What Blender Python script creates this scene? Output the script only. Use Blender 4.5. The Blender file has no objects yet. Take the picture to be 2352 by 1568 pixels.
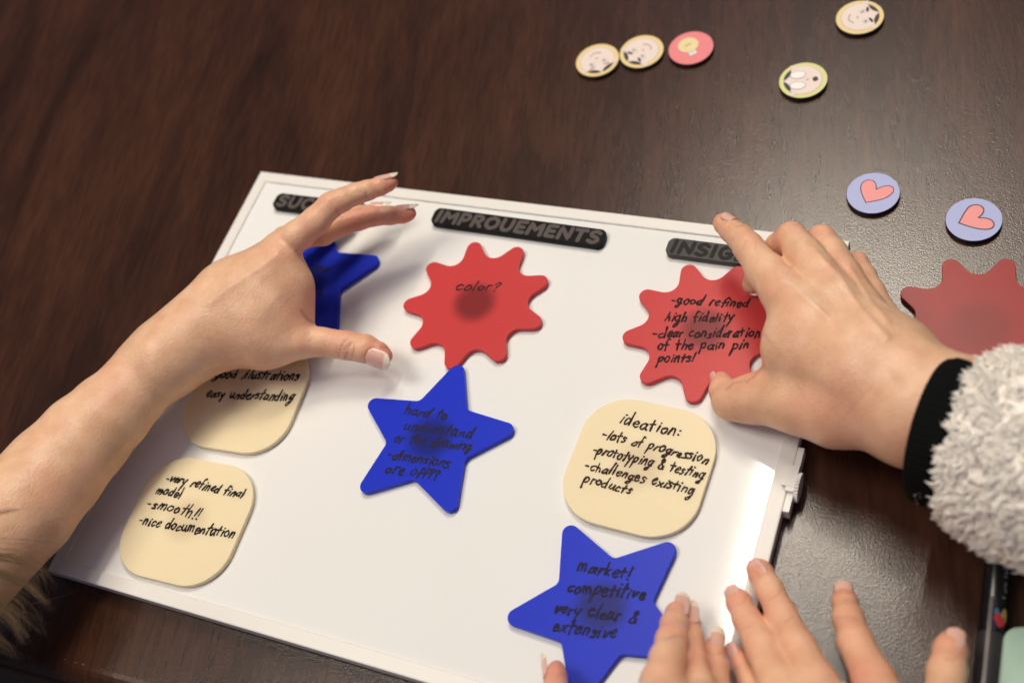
import bpy, bmesh, math, random
import numpy as np
from mathutils import Matrix, Vector

scene = bpy.context.scene
COL = scene.collection

# ------------------------------------------------------------------ camera
CAM_H, PITCH, ROLL, FPX = 0.550372641, 0.621589266, -0.456879437, 2753.9326
PW, PH = 2352.0, 1568.0
_fw = np.array([0, math.sin(PITCH), -math.cos(PITCH)])
_r0 = np.array([1.0, 0, 0])
_u0 = np.cross(_r0, _fw)
_cr, _sr = math.cos(ROLL), math.sin(ROLL)
C_R = _cr * _r0 + _sr * _u0
C_U = -_sr * _r0 + _cr * _u0
C_O = np.array([0, 0, CAM_H])

cam_data = bpy.data.cameras.new("camera")
cam = bpy.data.objects.new("camera", cam_data)
COL.objects.link(cam)
m = Matrix(((C_R[0], C_U[0], -_fw[0], 0), (C_R[1], C_U[1], -_fw[1], 0), (C_R[2], C_U[2], -_fw[2], CAM_H), (0, 0, 0, 1)))
cam.matrix_world = m
cam_data.sensor_width = 36.0
cam_data.lens = FPX / PW * 36.0
cam_data.clip_start = 0.01
cam_data.clip_end = 50
cam_data.dof.use_dof = True
cam_data.dof.focus_distance = 0.625
cam_data.dof.aperture_fstop = 5.0
scene.camera = cam

# ------------------------------------------------------------------ world + lamps
world = bpy.data.worlds.new("World")
scene.world = world
world.use_nodes = True
bg = world.node_tree.nodes["Background"]
bg.inputs[0].default_value = (0.75, 0.76, 1.0, 1)
bg.inputs[1].default_value = 0.07


def area(name, loc, target, sx, sy, power, col, spin=0.0):
    d = bpy.data.lights.new(name, 'AREA')
    d.shape = 'RECTANGLE'
    d.size, d.size_y = sx, sy
    d.energy = power
    d.color = col
    o = bpy.data.objects.new(name, d)
    COL.objects.link(o)
    o.location = loc
    q = (Vector(target) - Vector(loc)).to_track_quat('-Z', 'Y')
    o.rotation_euler = (q.to_matrix().to_4x4() @ Matrix.Rotation(spin, 4, 'Z')).to_euler()
    return o


tube_dir = math.atan2(.77, .62)
area("ceiling_tube_lamp", (0.455, 1.25, 2.1), (0.455, 1.25, 0), 1.40, 0.05, 21, (1.0, 0.91, 0.765), tube_dir)
area("ceiling_or_fill_light", (0.80, 1.25, 2.1), (0.80, 1.25, 0), 0.42, 0.42, 15, (1.0, 0.92, 0.785), tube_dir)  # added fill softening the tube's hard shadows, reflection kept behind the hand
area("ceiling_or_fill_light", (-0.85, 0.58, 2.1), (-0.4, 0.55, 0), 0.85, 0.65, 23, (1.0, 0.91, 0.77), tube_dir)
area("ceiling_or_fill_light", (1.30, 1.75, 2.1), (0.8, 1.1, 0), 0.5, 0.9, 1.5, (1.0, 0.90, 0.76), tube_dir)  # added dim fill that widens the sheen over the table's upper right
area("fill_light", (-0.5, -0.55, 2.3), (-0.1, 0.4, 0), 2.2, 1.6, 8, (0.66, 0.68, 1.0))  # unseen bluish fill behind the camera, added to lift the shadows
area("window_light", (1.9, 4.4, 2.0), (0, 0.4, 0), 1.2, 0.8, 7, (0.55, 0.62, 1.0))

scene.view_settings.view_transform = 'Standard'
scene.view_settings.look = 'None'
scene.view_settings.exposure = 0.04
scene.view_settings.gamma = 1.0
scene.view_settings.use_curve_mapping = False
scene.render.engine = 'CYCLES'
scene.cycles.use_denoising = True
scene.cycles.max_bounces = 8


# ------------------------------------------------------------------ helpers
def P(px, py, z):
    """world point at height z seen at (px,py) of the 2352x1568 photograph frame"""
    d = _fw + (px - PW / 2) / FPX * C_R - (py - PH / 2) / FPX * C_U
    return C_O + (z - CAM_H) / d[2] * d


def depth(p):
    return float((np.asarray(p) - C_O) @ _fw)


def project(V):
    d = V - C_O
    z = d @ _fw
    return np.stack([PW / 2 + FPX * (d @ C_R) / z, PH / 2 - FPX * (d @ C_U) / z], -1)


def zoom(x0, y0, w, W):
    s = w / W / 1.7415
    return lambda x, y: (x0 / 1.7415 + x * s, y0 / 1.7415 + y * s)


BA = -0.723345372
BE = np.array([math.cos(BA), math.sin(BA), 0])          # board right
BN = np.array([-math.sin(BA), math.cos(BA), 0])         # board up
BTL = np.array([-0.0989118281, 0.599490225, 0.0])
BW, BH = 380.0, 283.9
Z_RIM, Z_SHEET = 0.012, 0.010


def U(u, v, z=0.0):
    """board coordinates in millimetres (right, down) and height in metres"""
    q = BTL + BE * (u / 1000) - BN * (v / 1000)
    return np.array([q[0], q[1], z])


def px2uv(px, z):
    d = P(px[0], px[1], z) - BTL
    return np.array([1000 * d @ BE, -1000 * d @ BN])


def tag(o, label=None, cat=None, group=None, kind=None):
    if label: o["label"] = label
    if cat: o["category"] = cat
    if group: o["group"] = group
    if kind: o["kind"] = kind
    return o


def empty(name, loc=(0, 0, 0), rz=0.0):
    o = bpy.data.objects.new(name, None)
    o.empty_display_size = 0.01
    COL.objects.link(o)
    o.location = loc
    o.rotation_euler = (0, 0, rz)
    return o


def mesh_obj(name, verts, faces, mats, parent=None, smooth=False, mat_idx=None, world=True):
    """mesh from world-space verts (kept in place when parented) """
    me = bpy.data.meshes.new(name)
    V = np.asarray(verts, dtype=float)
    o = bpy.data.objects.new(name, me)
    COL.objects.link(o)
    if not isinstance(mats, (list, tuple)):
        mats = [mats]
    for mm in mats:
        me.materials.append(mm)
    if parent is not None:
        o.parent = parent
        if world:
            loc = np.array(parent.location)
            par = parent.parent
            while par is not None:
                loc = loc + np.array(par.location)
                par = par.parent
            V = V - loc
    elif world:
        c = V.mean(0).copy()
        c[2] = V[:, 2].min()
        o.location = c
        V = V - c
    me.from_pydata(V.tolist(), [], [list(f) for f in faces])
    if mat_idx is not None:
        me.polygons.foreach_set("material_index", np.asarray(mat_idx, dtype=np.int32))
    if smooth:
        me.polygons.foreach_set("use_smooth", np.ones(len(me.polygons), dtype=bool))
    me.update()
    return o


class MB:
    def __init__(s):
        s.v, s.f, s.m = [], [], []

    def add(s, V, F, mi=0):
        b = len(s.v)
        s.v.extend([tuple(map(float, p)) for p in V])
        s.f.extend([tuple(int(i) + b for i in f) for f in F])
        s.m.extend([mi] * len(F))

    def build(s, name, mats, parent=None, smooth=False):
        return mesh_obj(name, s.v, s.f, mats, parent, smooth, s.m)


def fillet(pts, radii, n=8):
    pts = [np.asarray(p, float) for p in pts]
    out = []
    N = len(pts)
    for i in range(N):
        a, b, c = pts[i - 1], pts[i], pts[(i + 1) % N]
        r = radii[i % len(radii)]
        d1 = (a - b) / np.linalg.norm(a - b)
        d2 = (c - b) / np.linalg.norm(c - b)
        ang = math.acos(max(-1, min(1, float(d1 @ d2))))
        if r <= 0 or ang > 3.1:
            out.append(b)
            continue
        t = r / math.tan(ang / 2)
        p1, p2 = b + d1 * t, b + d2 * t
        bis = (d1 + d2) / np.linalg.norm(d1 + d2)
        ce = b + bis * (r / math.sin(ang / 2))
        a1 = math.atan2(*(p1 - ce)[::-1])
        a2 = math.atan2(*(p2 - ce)[::-1])
        da = (a2 - a1 + math.pi) % (2 * math.pi) - math.pi
        for k in range(n + 1):
            th = a1 + da * k / n
            out.append(ce + r * np.array([math.cos(th), math.sin(th)]))
    return np.array(out)


def poly_normals(O):
    """outward normals of a closed 2D outline"""
    t = np.roll(O, -1, 0) - np.roll(O, 1, 0)
    n = np.stack([t[:, 1], -t[:, 0]], -1)
    n /= np.linalg.norm(n, axis=1)[:, None] + 1e-12
    x, y = O[:, 0], O[:, 1]
    if np.sum(x * np.roll(y, -1) - y * np.roll(x, -1)) < 0:
        n = -n
    return n


def plate(O, place, z0, z1, bev=0.0004, name="body", mats=None, parent=None, bottom_bev=True):
    """slab with rounded rims; O outline (mm), place(u,v,z) -> world"""
    n = poly_normals(O)
    prof = [(bev if bottom_bev else 0, z0), (0, z0 + (bev if bottom_bev else 0))]
    for k in range(5):
        a = k / 4 * math.pi / 2
        prof.append((bev * (1 - math.cos(a)), z1 - bev + bev * math.sin(a)))
    V, F = [], []
    N = len(O)
    for ins, z in prof:
        Q = O - n * ins * 1000
        V += [place(q[0], q[1], z) for q in Q]
    for k in range(len(prof) - 1):
        for i in range(N):
            j = (i + 1) % N
            F.append((k * N + i, k * N + j, (k + 1) * N + j, (k + 1) * N + i))
    F.append(tuple(range((len(prof) - 1) * N, len(prof) * N)))
    F.append(tuple(range(N - 1, -1, -1)))
    o = mesh_obj(name, V, F, mats, parent)
    me = o.data
    sm = np.ones(len(F), dtype=bool)
    sm[-2:] = False
    me.polygons.foreach_set("use_smooth", sm)
    bm = bmesh.new()
    bm.from_mesh(me)
    bmesh.ops.recalc_face_normals(bm, faces=bm.faces)
    bm.to_mesh(me)
    bm.free()
    return o


def box_pts(mb, corners_fn, u0, u1, v0, v1, z0, z1, mi=0):
    V = [corners_fn(u, v, z) for z in (z0, z1) for (u, v) in ((u0, v0), (u1, v0), (u1, v1), (u0, v1))]
    F = [(3, 2, 1, 0), (4, 5, 6, 7), (0, 1, 5, 4), (1, 2, 6, 5), (2, 3, 7, 6), (3, 0, 4, 7)]
    mb.add(V, F, mi)


def catmull(pts, n=6):
    p = np.asarray(pts, float)
    if len(p) < 3:
        return np.array([p[0] + (p[-1] - p[0]) * k / n for k in range(n + 1)])
    q = np.vstack([2 * p[0] - p[1], p, 2 * p[-1] - p[-2]])
    out = []
    for i in range(1, len(q) - 2):
        for k in range(n):
            t = k / n
            a, b, c, d = q[i - 1], q[i], q[i + 1], q[i + 2]
            out.append(.5 * (2 * b + (c - a) * t + (2 * a - 5 * b + 4 * c - d) * t * t + (3 * b - a - 3 * c + d) * t ** 3))
    out.append(p[-1])
    return np.array(out)


def ink_stroke(mb, pts, w, z, h, place, mi=0, smooth=True, vary=0.0, rnd=None):
    """raised flattened pen stroke with round ends; pts in mm, w = half width mm"""
    pts = np.asarray(pts, float)
    if len(pts) == 1 or np.ptp(pts, 0).max() < 1e-6:
        pts = np.array([pts[0], pts[0] + [0.02, 0.02]])
    q = catmull(pts, 6) if smooth else np.array(pts)
    keep = [0]
    for i in range(1, len(q)):
        if np.linalg.norm(q[i] - q[keep[-1]]) > 0.12 * w:
            keep.append(i)
    q = q[keep]
    if len(q) < 2:
        q = np.vstack([q[0], q[0] + [0.05 * w, 0.05 * w]])
    t = np.gradient(q, axis=0)
    t /= np.linalg.norm(t, axis=1)[:, None] + 1e-9
    rows = []
    for k in (0, 1, 2):
        a = k / 3 * math.pi / 2
        rows.append((q[0] - t[0] * w * math.cos(a), t[0], w * math.sin(a) + 1e-4))
    for i in range(len(q)):
        ww = w * (1 + (vary * math.sin(i * .6 + (rnd or 0)) if vary else 0))
        rows.append((q[i], t[i], ww))
    for k in (2, 1, 0):
        a = k / 3 * math.pi / 2
        rows.append((q[-1] + t[-1] * w * math.cos(a), t[-1], w * math.sin(a) + 1e-4))
    sec = [(-1, 0), (-.72, .75), (0, 1), (.72, .75), (1, 0)]
    V, F = [], []
    for c, tt, ww in rows:
        sd = np.array([-tt[1], tt[0]])
        for s, hh in sec:
            pp = c + sd * s * ww
            V.append(place(pp[0], pp[1], z + hh * h * min(1, ww / w + .05)))
    n = len(sec)
    for i in range(len(rows) - 1):
        for k in range(n - 1):
            F.append((i * n + k, i * n + k + 1, (i + 1) * n + k + 1, (i + 1) * n + k))
    mb.add(V, F, mi)


def flat_poly(mb, O, place, z, mi=0):
    V = [place(p[0], p[1], z) for p in O]
    mb.add(V, [tuple(range(len(V)))], mi)


def ellipse(cx, cy, rx, ry, n=28, rot=0.0):
    a = np.linspace(0, 2 * np.pi, n, endpoint=False)
    x, y = rx * np.cos(a), ry * np.sin(a)
    return np.stack([cx + x * math.cos(rot) - y * math.sin(rot), cy + x * math.sin(rot) + y * math.cos(rot)], -1)


# ------------------------------------------------------------------ materials
def new_mat(name):
    mt = bpy.data.materials.new(name)
    mt.use_nodes = True
    nt = mt.node_tree
    return mt, nt, nt.nodes["Principled BSDF"]


def N(nt, typ, **kw):
    n = nt.nodes.new(typ)
    for k, v in kw.items():
        if k.startswith("i_"):
            n.inputs[int(k[2:])].default_value = v
        else:
            setattr(n, k, v)
    return n


def plain(name, col, rough=0.5, noise=0.06, nscale=300, bump=0.0, bscale=800, coat=0.0, sss=0.0, metallic=0.0, spec=0.5):
    mt, nt, b = new_mat(name)
    tc = N(nt, "ShaderNodeTexCoord")
    nz = N(nt, "ShaderNodeTexNoise")
    nz.inputs["Scale"].default_value = nscale
    nz.inputs["Detail"].default_value = 4
    nt.links.new(tc.outputs["Object"], nz.inputs["Vector"])
    mx = N(nt, "ShaderNodeMix", data_type='RGBA')
    mx.inputs[6].default_value = tuple(c * (1 - noise) for c in col) + (1,)
    mx.inputs[7].default_value = tuple(min(1, c * (1 + noise)) for c in col) + (1,)
    nt.links.new(nz.outputs[0], mx.inputs[0])
    nt.links.new(mx.outputs[2], b.inputs["Base Color"])
    b.inputs["Roughness"].default_value = rough
    b.inputs["Metallic"].default_value = metallic
    b.inputs["Specular IOR Level"].default_value = spec
    b.inputs["Coat Weight"].default_value = coat
    b.inputs["Coat Roughness"].default_value = 0.08
    if sss:
        b.inputs["Subsurface Weight"].default_value = sss
        b.inputs["Subsurface Radius"].default_value = (1, .8, .6)
        b.inputs["Subsurface Scale"].default_value = 0.003
    if bump:
        bz = N(nt, "ShaderNodeTexNoise")
        bz.inputs["Scale"].default_value = bscale
        bz.inputs["Detail"].default_value = 3
        nt.links.new(tc.outputs["Object"], bz.inputs["Vector"])
        bp = N(nt, "ShaderNodeBump")
        bp.inputs["Strength"].default_value = bump
        bp.inputs["Distance"].default_value = 0.0004
        nt.links.new(bz.outputs[0], bp.inputs["Height"])
        nt.links.new(bp.outputs[0], b.inputs["Normal"])
    return mt


def wood_material():
    mt, nt, b = new_mat("dark_wood")
    tc = N(nt, "ShaderNodeTexCoord")
    mp = N(nt, "ShaderNodeMapping")
    mp.inputs["Rotation"].default_value = (0, 0, math.radians(28))
    nt.links.new(tc.outputs["Object"], mp.inputs["Vector"])
    # long soft figure
    sc = N(nt, "ShaderNodeMapping")
    sc.inputs["Scale"].default_value = (16, 3.2, 10)
    nt.links.new(mp.outputs[0], sc.inputs["Vector"])
    n1 = N(nt, "ShaderNodeTexNoise")
    n1.inputs["Scale"].default_value = 1.6
    n1.inputs["Detail"].default_value = 6
    n1.inputs["Roughness"].default_value = .62
    n1.inputs["Distortion"].default_value = .8
    nt.links.new(sc.outputs[0], n1.inputs["Vector"])
    # fine pores, short dashes along the grain
    sp = N(nt, "ShaderNodeMapping")
    sp.inputs["Scale"].default_value = (420, 46, 100)
    nt.links.new(mp.outputs[0], sp.inputs["Vector"])
    n2 = N(nt, "ShaderNodeTexNoise")
    n2.inputs["Scale"].default_value = 1.0
    n2.inputs["Detail"].default_value = 3
    nt.links.new(sp.outputs[0], n2.inputs["Vector"])
    cr = N(nt, "ShaderNodeValToRGB")
    e = cr.color_ramp.elements
    e[0].position, e[0].color = .22, (0.017, 0.0059, 0.0031, 1)
    e[1].position, e[1].color = .82, (0.076, 0.0285, 0.0147, 1)
    k = cr.color_ramp.elements.new(.5)
    k.color = (0.044, 0.0160, 0.0083, 1)
    nt.links.new(n1.outputs[0], cr.inputs[0])
    mr = N(nt, "ShaderNodeMapRange")
    mr.inputs[1].default_value, mr.inputs[2].default_value = .35, .65
    mr.inputs[3].default_value, mr.inputs[4].default_value = .78, 1.14
    nt.links.new(n2.outputs[0], mr.inputs[0])
    mx = N(nt, "ShaderNodeMix", data_type='RGBA', blend_type='MULTIPLY')
    mx.inputs[0].default_value = 1
    nt.links.new(cr.outputs[0], mx.inputs[6])
    nt.links.new(mr.outputs[0], mx.inputs[7])
    nt.links.new(mx.outputs[2], b.inputs["Base Color"])
    b.inputs["Roughness"].default_value = .235
    b.inputs["Specular IOR Level"].default_value = .62
    # satin lacquer grain
    g = N(nt, "ShaderNodeTexNoise")
    g.inputs["Scale"].default_value = 1350
    g.inputs["Detail"].default_value = 1
    nt.links.new(tc.outputs["Object"], g.inputs["Vector"])
    bp = N(nt, "ShaderNodeBump")
    bp.inputs["Strength"].default_value = .27
    bp.inputs["Distance"].default_value = .00035
    nt.links.new(g.outputs[0], bp.inputs["Height"])
    nt.links.new(bp.outputs[0], b.inputs["Normal"])
    return mt


def acrylic(name, col, dark, mag_r, rough=.32, dark_amt=.8):
    """frosted plastic: opaque, the magnet behind is painted into its colour as a soft dark disc"""
    mt, nt, b = new_mat(name)
    tc = N(nt, "ShaderNodeTexCoord")
    sx = N(nt, "ShaderNodeSeparateXYZ")
    nt.links.new(tc.outputs["Object"], sx.inputs[0])
    cx = N(nt, "ShaderNodeCombineXYZ")
    nt.links.new(sx.outputs[0], cx.inputs[0])
    nt.links.new(sx.outputs[1], cx.inputs[1])
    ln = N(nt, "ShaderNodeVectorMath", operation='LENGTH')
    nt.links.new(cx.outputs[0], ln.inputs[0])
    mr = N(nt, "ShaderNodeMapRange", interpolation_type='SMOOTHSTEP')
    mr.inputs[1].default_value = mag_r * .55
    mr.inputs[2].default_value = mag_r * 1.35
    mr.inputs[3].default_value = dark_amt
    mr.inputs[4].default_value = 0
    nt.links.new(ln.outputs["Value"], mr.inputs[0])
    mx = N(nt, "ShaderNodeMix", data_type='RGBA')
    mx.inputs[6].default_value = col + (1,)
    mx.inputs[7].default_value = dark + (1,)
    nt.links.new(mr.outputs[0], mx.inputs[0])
    nt.links.new(mx.outputs[2], b.inputs["Base Color"])
    b.inputs["Roughness"].default_value = rough
    b.inputs["Specular IOR Level"].default_value = .16
    b.inputs["Subsurface Weight"].default_value = .65
    b.inputs["Subsurface Radius"].default_value = tuple(.3 + .7 * c for c in col)
    b.inputs["Subsurface Scale"].default_value = .0045
    nz = N(nt, "ShaderNodeTexNoise")
    nz.inputs["Scale"].default_value = 1400
    nt.links.new(tc.outputs["Object"], nz.inputs["Vector"])
    bp = N(nt, "ShaderNodeBump")
    bp.inputs["Strength"].default_value = .08
    bp.inputs["Distance"].default_value = .0003
    nt.links.new(nz.outputs[0], bp.inputs["Height"])
    nt.links.new(bp.outputs[0], b.inputs["Normal"])
    return mt


def skin_material():
    mt, nt, b = new_mat("skin")
    tc = N(nt, "ShaderNodeTexCoord")
    at = N(nt, "ShaderNodeAttribute")
    at.attribute_name = "tint"
    sep = N(nt, "ShaderNodeSeparateColor")
    nt.links.new(at.outputs["Color"], sep.inputs[0])
    nz = N(nt, "ShaderNodeTexNoise")
    nz.inputs["Scale"].default_value = 85
    nz.inputs["Detail"].default_value = 5
    nt.links.new(tc.outputs["Object"], nz.inputs["Vector"])
    base = N(nt, "ShaderNodeMix", data_type='RGBA')
    base.inputs[6].default_value = (0.70, 0.41, 0.248, 1)
    base.inputs[7].default_value = (0.84, 0.54, 0.35, 1)
    rr = N(nt, "ShaderNodeMapRange")
    rr.inputs[1].default_value, rr.inputs[2].default_value = .3, .7
    nt.links.new(nz.outputs[0], rr.inputs[0])
    nt.links.new(rr.outputs[0], base.inputs[0])
    red = N(nt, "ShaderNodeMix", data_type='RGBA')
    red.inputs[7].default_value = (0.74, 0.26, 0.19, 1)
    nt.links.new(base.outputs[2], red.inputs[6])
    nt.links.new(sep.outputs[0], red.inputs[0])
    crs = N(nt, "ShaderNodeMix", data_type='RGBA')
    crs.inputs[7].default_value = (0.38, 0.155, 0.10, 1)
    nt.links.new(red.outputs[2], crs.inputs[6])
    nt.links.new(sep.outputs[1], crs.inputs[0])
    pal = N(nt, "ShaderNodeMix", data_type='RGBA')
    pal.inputs[7].default_value = (0.84, 0.63, 0.47, 1)
    nt.links.new(crs.outputs[2], pal.inputs[6])
    nt.links.new(sep.outputs[2], pal.inputs[0])
    fo = N(nt, "ShaderNodeTexVoronoi")
    fo.inputs["Scale"].default_value = 330
    nt.links.new(tc.outputs["Object"], fo.inputs["Vector"])
    fr_ = N(nt, "ShaderNodeMapRange")
    fr_.inputs[1].default_value, fr_.inputs[2].default_value = .10, .24
    fr_.inputs[3].default_value, fr_.inputs[4].default_value = .93, 1.0
    nt.links.new(fo.outputs[0], fr_.inputs[0])
    bl = N(nt, "ShaderNodeTexNoise")
    bl.inputs["Scale"].default_value = 26
    bl.inputs["Detail"].default_value = 2
    nt.links.new(tc.outputs["Object"], bl.inputs["Vector"])
    blr = N(nt, "ShaderNodeMapRange")
    blr.inputs[1].default_value, blr.inputs[2].default_value = .52, .72
    blr.inputs[3].default_value, blr.inputs[4].default_value = 0, .45
    nt.links.new(bl.outputs[0], blr.inputs[0])
    blush = N(nt, "ShaderNodeMix", data_type='RGBA')
    blush.inputs[7].default_value = (0.76, 0.35, 0.235, 1)
    nt.links.new(blr.outputs[0], blush.inputs[0])
    nt.links.new(pal.outputs[2], blush.inputs[6])
    mu = N(nt, "ShaderNodeMix", data_type='RGBA', blend_type='MULTIPLY')
    mu.inputs[0].default_value = 1
    nt.links.new(blush.outputs[2], mu.inputs[6])
    nt.links.new(fr_.outputs[0], mu.inputs[7])
    nt.links.new(mu.outputs[2], b.inputs["Base Color"])
    b.inputs["Roughness"].default_value = .40
    b.inputs["Specular IOR Level"].default_value = .42
    b.inputs["Subsurface Weight"].default_value = .35
    b.inputs["Subsurface Radius"].default_value = (1.0, .35, .18)
    b.inputs["Subsurface Scale"].default_value = .0035
    v = N(nt, "ShaderNodeTexVoronoi")
    v.inputs["Scale"].default_value = 900
    nt.links.new(tc.outputs["Object"], v.inputs["Vector"])
    n3 = N(nt, "ShaderNodeTexNoise")
    n3.inputs["Scale"].default_value = 420
    n3.inputs["Detail"].default_value = 4
    nt.links.new(tc.outputs["Object"], n3.inputs["Vector"])
    ad = N(nt, "ShaderNodeMath", operation='ADD')
    nt.links.new(v.outputs[0], ad.inputs[0])
    nt.links.new(n3.outputs[0], ad.inputs[1])
    bp = N(nt, "ShaderNodeBump")
    bp.inputs["Strength"].default_value = .5
    bp.inputs["Distance"].default_value = .0003
    nt.links.new(ad.outputs[0], bp.inputs["Height"])
    nt.links.new(bp.outputs[0], b.inputs["Normal"])
    return mt


M = {}
M['wood'] = wood_material()
M['floor'] = plain("floor_carpet", (0.03, 0.028, 0.027), .9, .3, 90)
M['white_plastic'] = plain("white_plastic", (0.80, 0.77, 0.72), .38, .02, 60, .04, 900)
M['whiteboard'] = plain("glossy_whiteboard", (0.815, 0.81, 0.785), .075, .022, 14, 0, spec=.3)
M['dark_back'] = plain("dark_underside", (0.03, 0.03, 0.045), .5)
M['satin_tile'] = plain("satin_black_plastic", (0.012, 0.011, 0.0105), .45, .1, 200, .1, 1500, spec=.42)
M['black_tile'] = plain("black_plastic", (0.006, 0.0056, 0.0056), .55, .1, 200, .1, 1500, spec=.12)
M['faint_letter'] = plain("dark_grey_inlay", (0.026, 0.022, 0.021), .7, .08, 400, .1, 1500, spec=.2)  # darker than the other letters, so this word stays faint on its bar
M['grey_letter'] = plain("grey_inlay", (0.10, 0.082, 0.075), .7, .08, 400, .1, 1500, spec=.2)
M['red'] = acrylic("red_acrylic", (0.57, 0.058, 0.060), (0.17, 0.018, 0.022), .0125, .34, .85)
M['blue'] = acrylic("blue_acrylic", (0.015, 0.038, 0.56), (0.010, 0.012, 0.09), .0125, .34, .75)
M['red_loose'] = acrylic("darkened_red_acrylic", (0.36, 0.040, 0.038), (0.17, 0.03, 0.026), .0150, .30, .45)  # same red plastic, colour darkened for the dark table showing through
M['cream'] = acrylic("cream_acrylic", (0.85, 0.725, 0.485), (0.58, 0.46, 0.28), .0125, .36, .45)
M['magnet'] = plain("magnet", (0.04, 0.035, 0.035), .4)
M['ink_brown'] = plain("brown_ink", (0.040, 0.017, 0.007), .7, .6, 260, spec=.2)
M['ink_red'] = plain("dark_ink_on_red", (0.035, 0.010, 0.009), .7, .6, 260, spec=.2)
M['ink_blue'] = plain("dark_ink_on_blue", (0.016, 0.014, 0.050), .7, .6, 260, spec=.2)
M['ink_black'] = plain("black_ink", (0.018, 0.010, 0.008), .7, .6, 260, spec=.2)
M['skin'] = skin_material()
M['disc_edge'] = plain("black_disc_edge", (0.008, 0.008, 0.016), .5)
M['pr_yellow'] = plain("print_pale_yellow", (0.80, 0.62, 0.28), .45, .04)
M['pr_green'] = plain("print_yellow_green", (0.68, 0.68, 0.27), .45, .04)
M['pr_face'] = plain("print_face", (0.80, 0.665, 0.60), .45, .02)
M['pr_shade'] = plain("print_face_shade", (0.62, 0.50, 0.40), .45, .02)
M['pr_black'] = plain("print_black", (0.018, 0.016, 0.022), .45)
M['pr_grey'] = plain("print_grey", (0.30, 0.25, 0.24), .45)
M['pr_white'] = plain("print_white", (0.86, 0.83, 0.80), .45)
M['pr_salmon'] = plain("print_salmon", (0.80, 0.215, 0.225), .45, .03)
M['pr_bulb'] = plain("print_bulb_yellow", (0.82, 0.66, 0.33), .45, .03)
M['pr_lilac'] = plain("print_lilac", (0.375, 0.41, 0.68), .45, .03)
M['pr_heart'] = plain("print_heart_pink", (0.80, 0.27, 0.26), .45, .03)
M['pr_line'] = plain("print_dark_outline", (0.06, 0.035, 0.055), .45)
def fleece_material():
    mt, nt, b = new_mat("cream_fleece")
    tc = N(nt, "ShaderNodeTexCoord")
    nz = N(nt, "ShaderNodeTexNoise")
    nz.inputs["Scale"].default_value = 90
    nt.links.new(tc.outputs["Object"], nz.inputs["Vector"])
    mx = N(nt, "ShaderNodeMix", data_type='RGBA')
    mx.inputs[6].default_value = (0.93, 0.86, 0.75, 1)
    mx.inputs[7].default_value = (0.97, 0.925, 0.845, 1)
    nt.links.new(nz.outputs[0], mx.inputs[0])
    nt.links.new(mx.outputs[2], b.inputs["Base Color"])
    b.inputs["Roughness"].default_value = .9
    b.inputs["Specular IOR Level"].default_value = .2
    b.inputs["Subsurface Weight"].default_value = .25
    b.inputs["Subsurface Radius"].default_value = (1, .85, .7)
    b.inputs["Subsurface Scale"].default_value = .003
    return mt


M['fleece'] = fleece_material()
M['fleece_base'] = plain("fleece_backing", (0.90, 0.85, 0.77), .95, .04, 200)
M['knit'] = plain("black_knit", (0.004, 0.0045, 0.0045), .95, .2, 900, .5, 1500, spec=.1)
M['lint'] = plain("lint", (0.55, 0.5, 0.45), .9)
M['pen_black'] = plain("glossy_black_plastic", (0.008, 0.008, 0.008), .25)
M['pen_grey'] = plain("grey_grip", (0.045, 0.042, 0.040), .5)
M['metal'] = plain("brushed_clip", (0.20, 0.175, 0.17), .4, .05, metallic=.7)
M['pen_text'] = plain("pale_print", (0.30, 0.29, 0.28), .5)
M['logo_red'] = plain("emblem_red", (0.62, 0.05, 0.07), .4)
M['logo_yellow'] = plain("emblem_yellow", (0.50, 0.40, 0.12), .4)
M['logo_blue'] = plain("emblem_blue", (0.05, 0.20, 0.30), .4)
M['mint'] = plain("mint_plastic", (0.56, 0.78, 0.61), .42, .02, 60)
M['hair'] = plain("brown_hair", (0.25, 0.155, 0.078), .5, .3, 60)
M['worn'] = plain("worn_edge", (0.22, 0.075, 0.03), .6, .3, 300)


def nail_material(name, c, rough):
    mt = plain(name, c, rough, .05, 250)
    b = mt.node_tree.nodes["Principled BSDF"]
    b.inputs["Coat Weight"].default_value = .5
    b.inputs["Subsurface Weight"].default_value = .2
    b.inputs["Subsurface Radius"].default_value = (1, .5, .4)
    b.inputs["Subsurface Scale"].default_value = .002
    return mt


M['nail'] = nail_material("nail_pink", (0.76, 0.44, 0.36), .25)
M['nail_tip'] = nail_material("nail_free_edge", (0.82, 0.70, 0.53), .3)
M['nail_short'] = nail_material("nail_skin_pink", (0.78, 0.44, 0.36), .25)

# ------------------------------------------------------------------ setting: tabletop + floor
e0, e1 = np.array([-0.3111, 0.3529]), np.array([-0.2456, 0.3000])
td = (e1 - e0) / np.linalg.norm(e1 - e0)
tn = np.array([-td[1], td[0]])
if tn @ np.array([0.3, 0.5]) < 0:
    tn = -tn
mid = (e0 + e1) / 2


def T(a, b, z):
    q = mid + td * a + tn * b
    return np.array([q[0], q[1], z])


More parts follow.
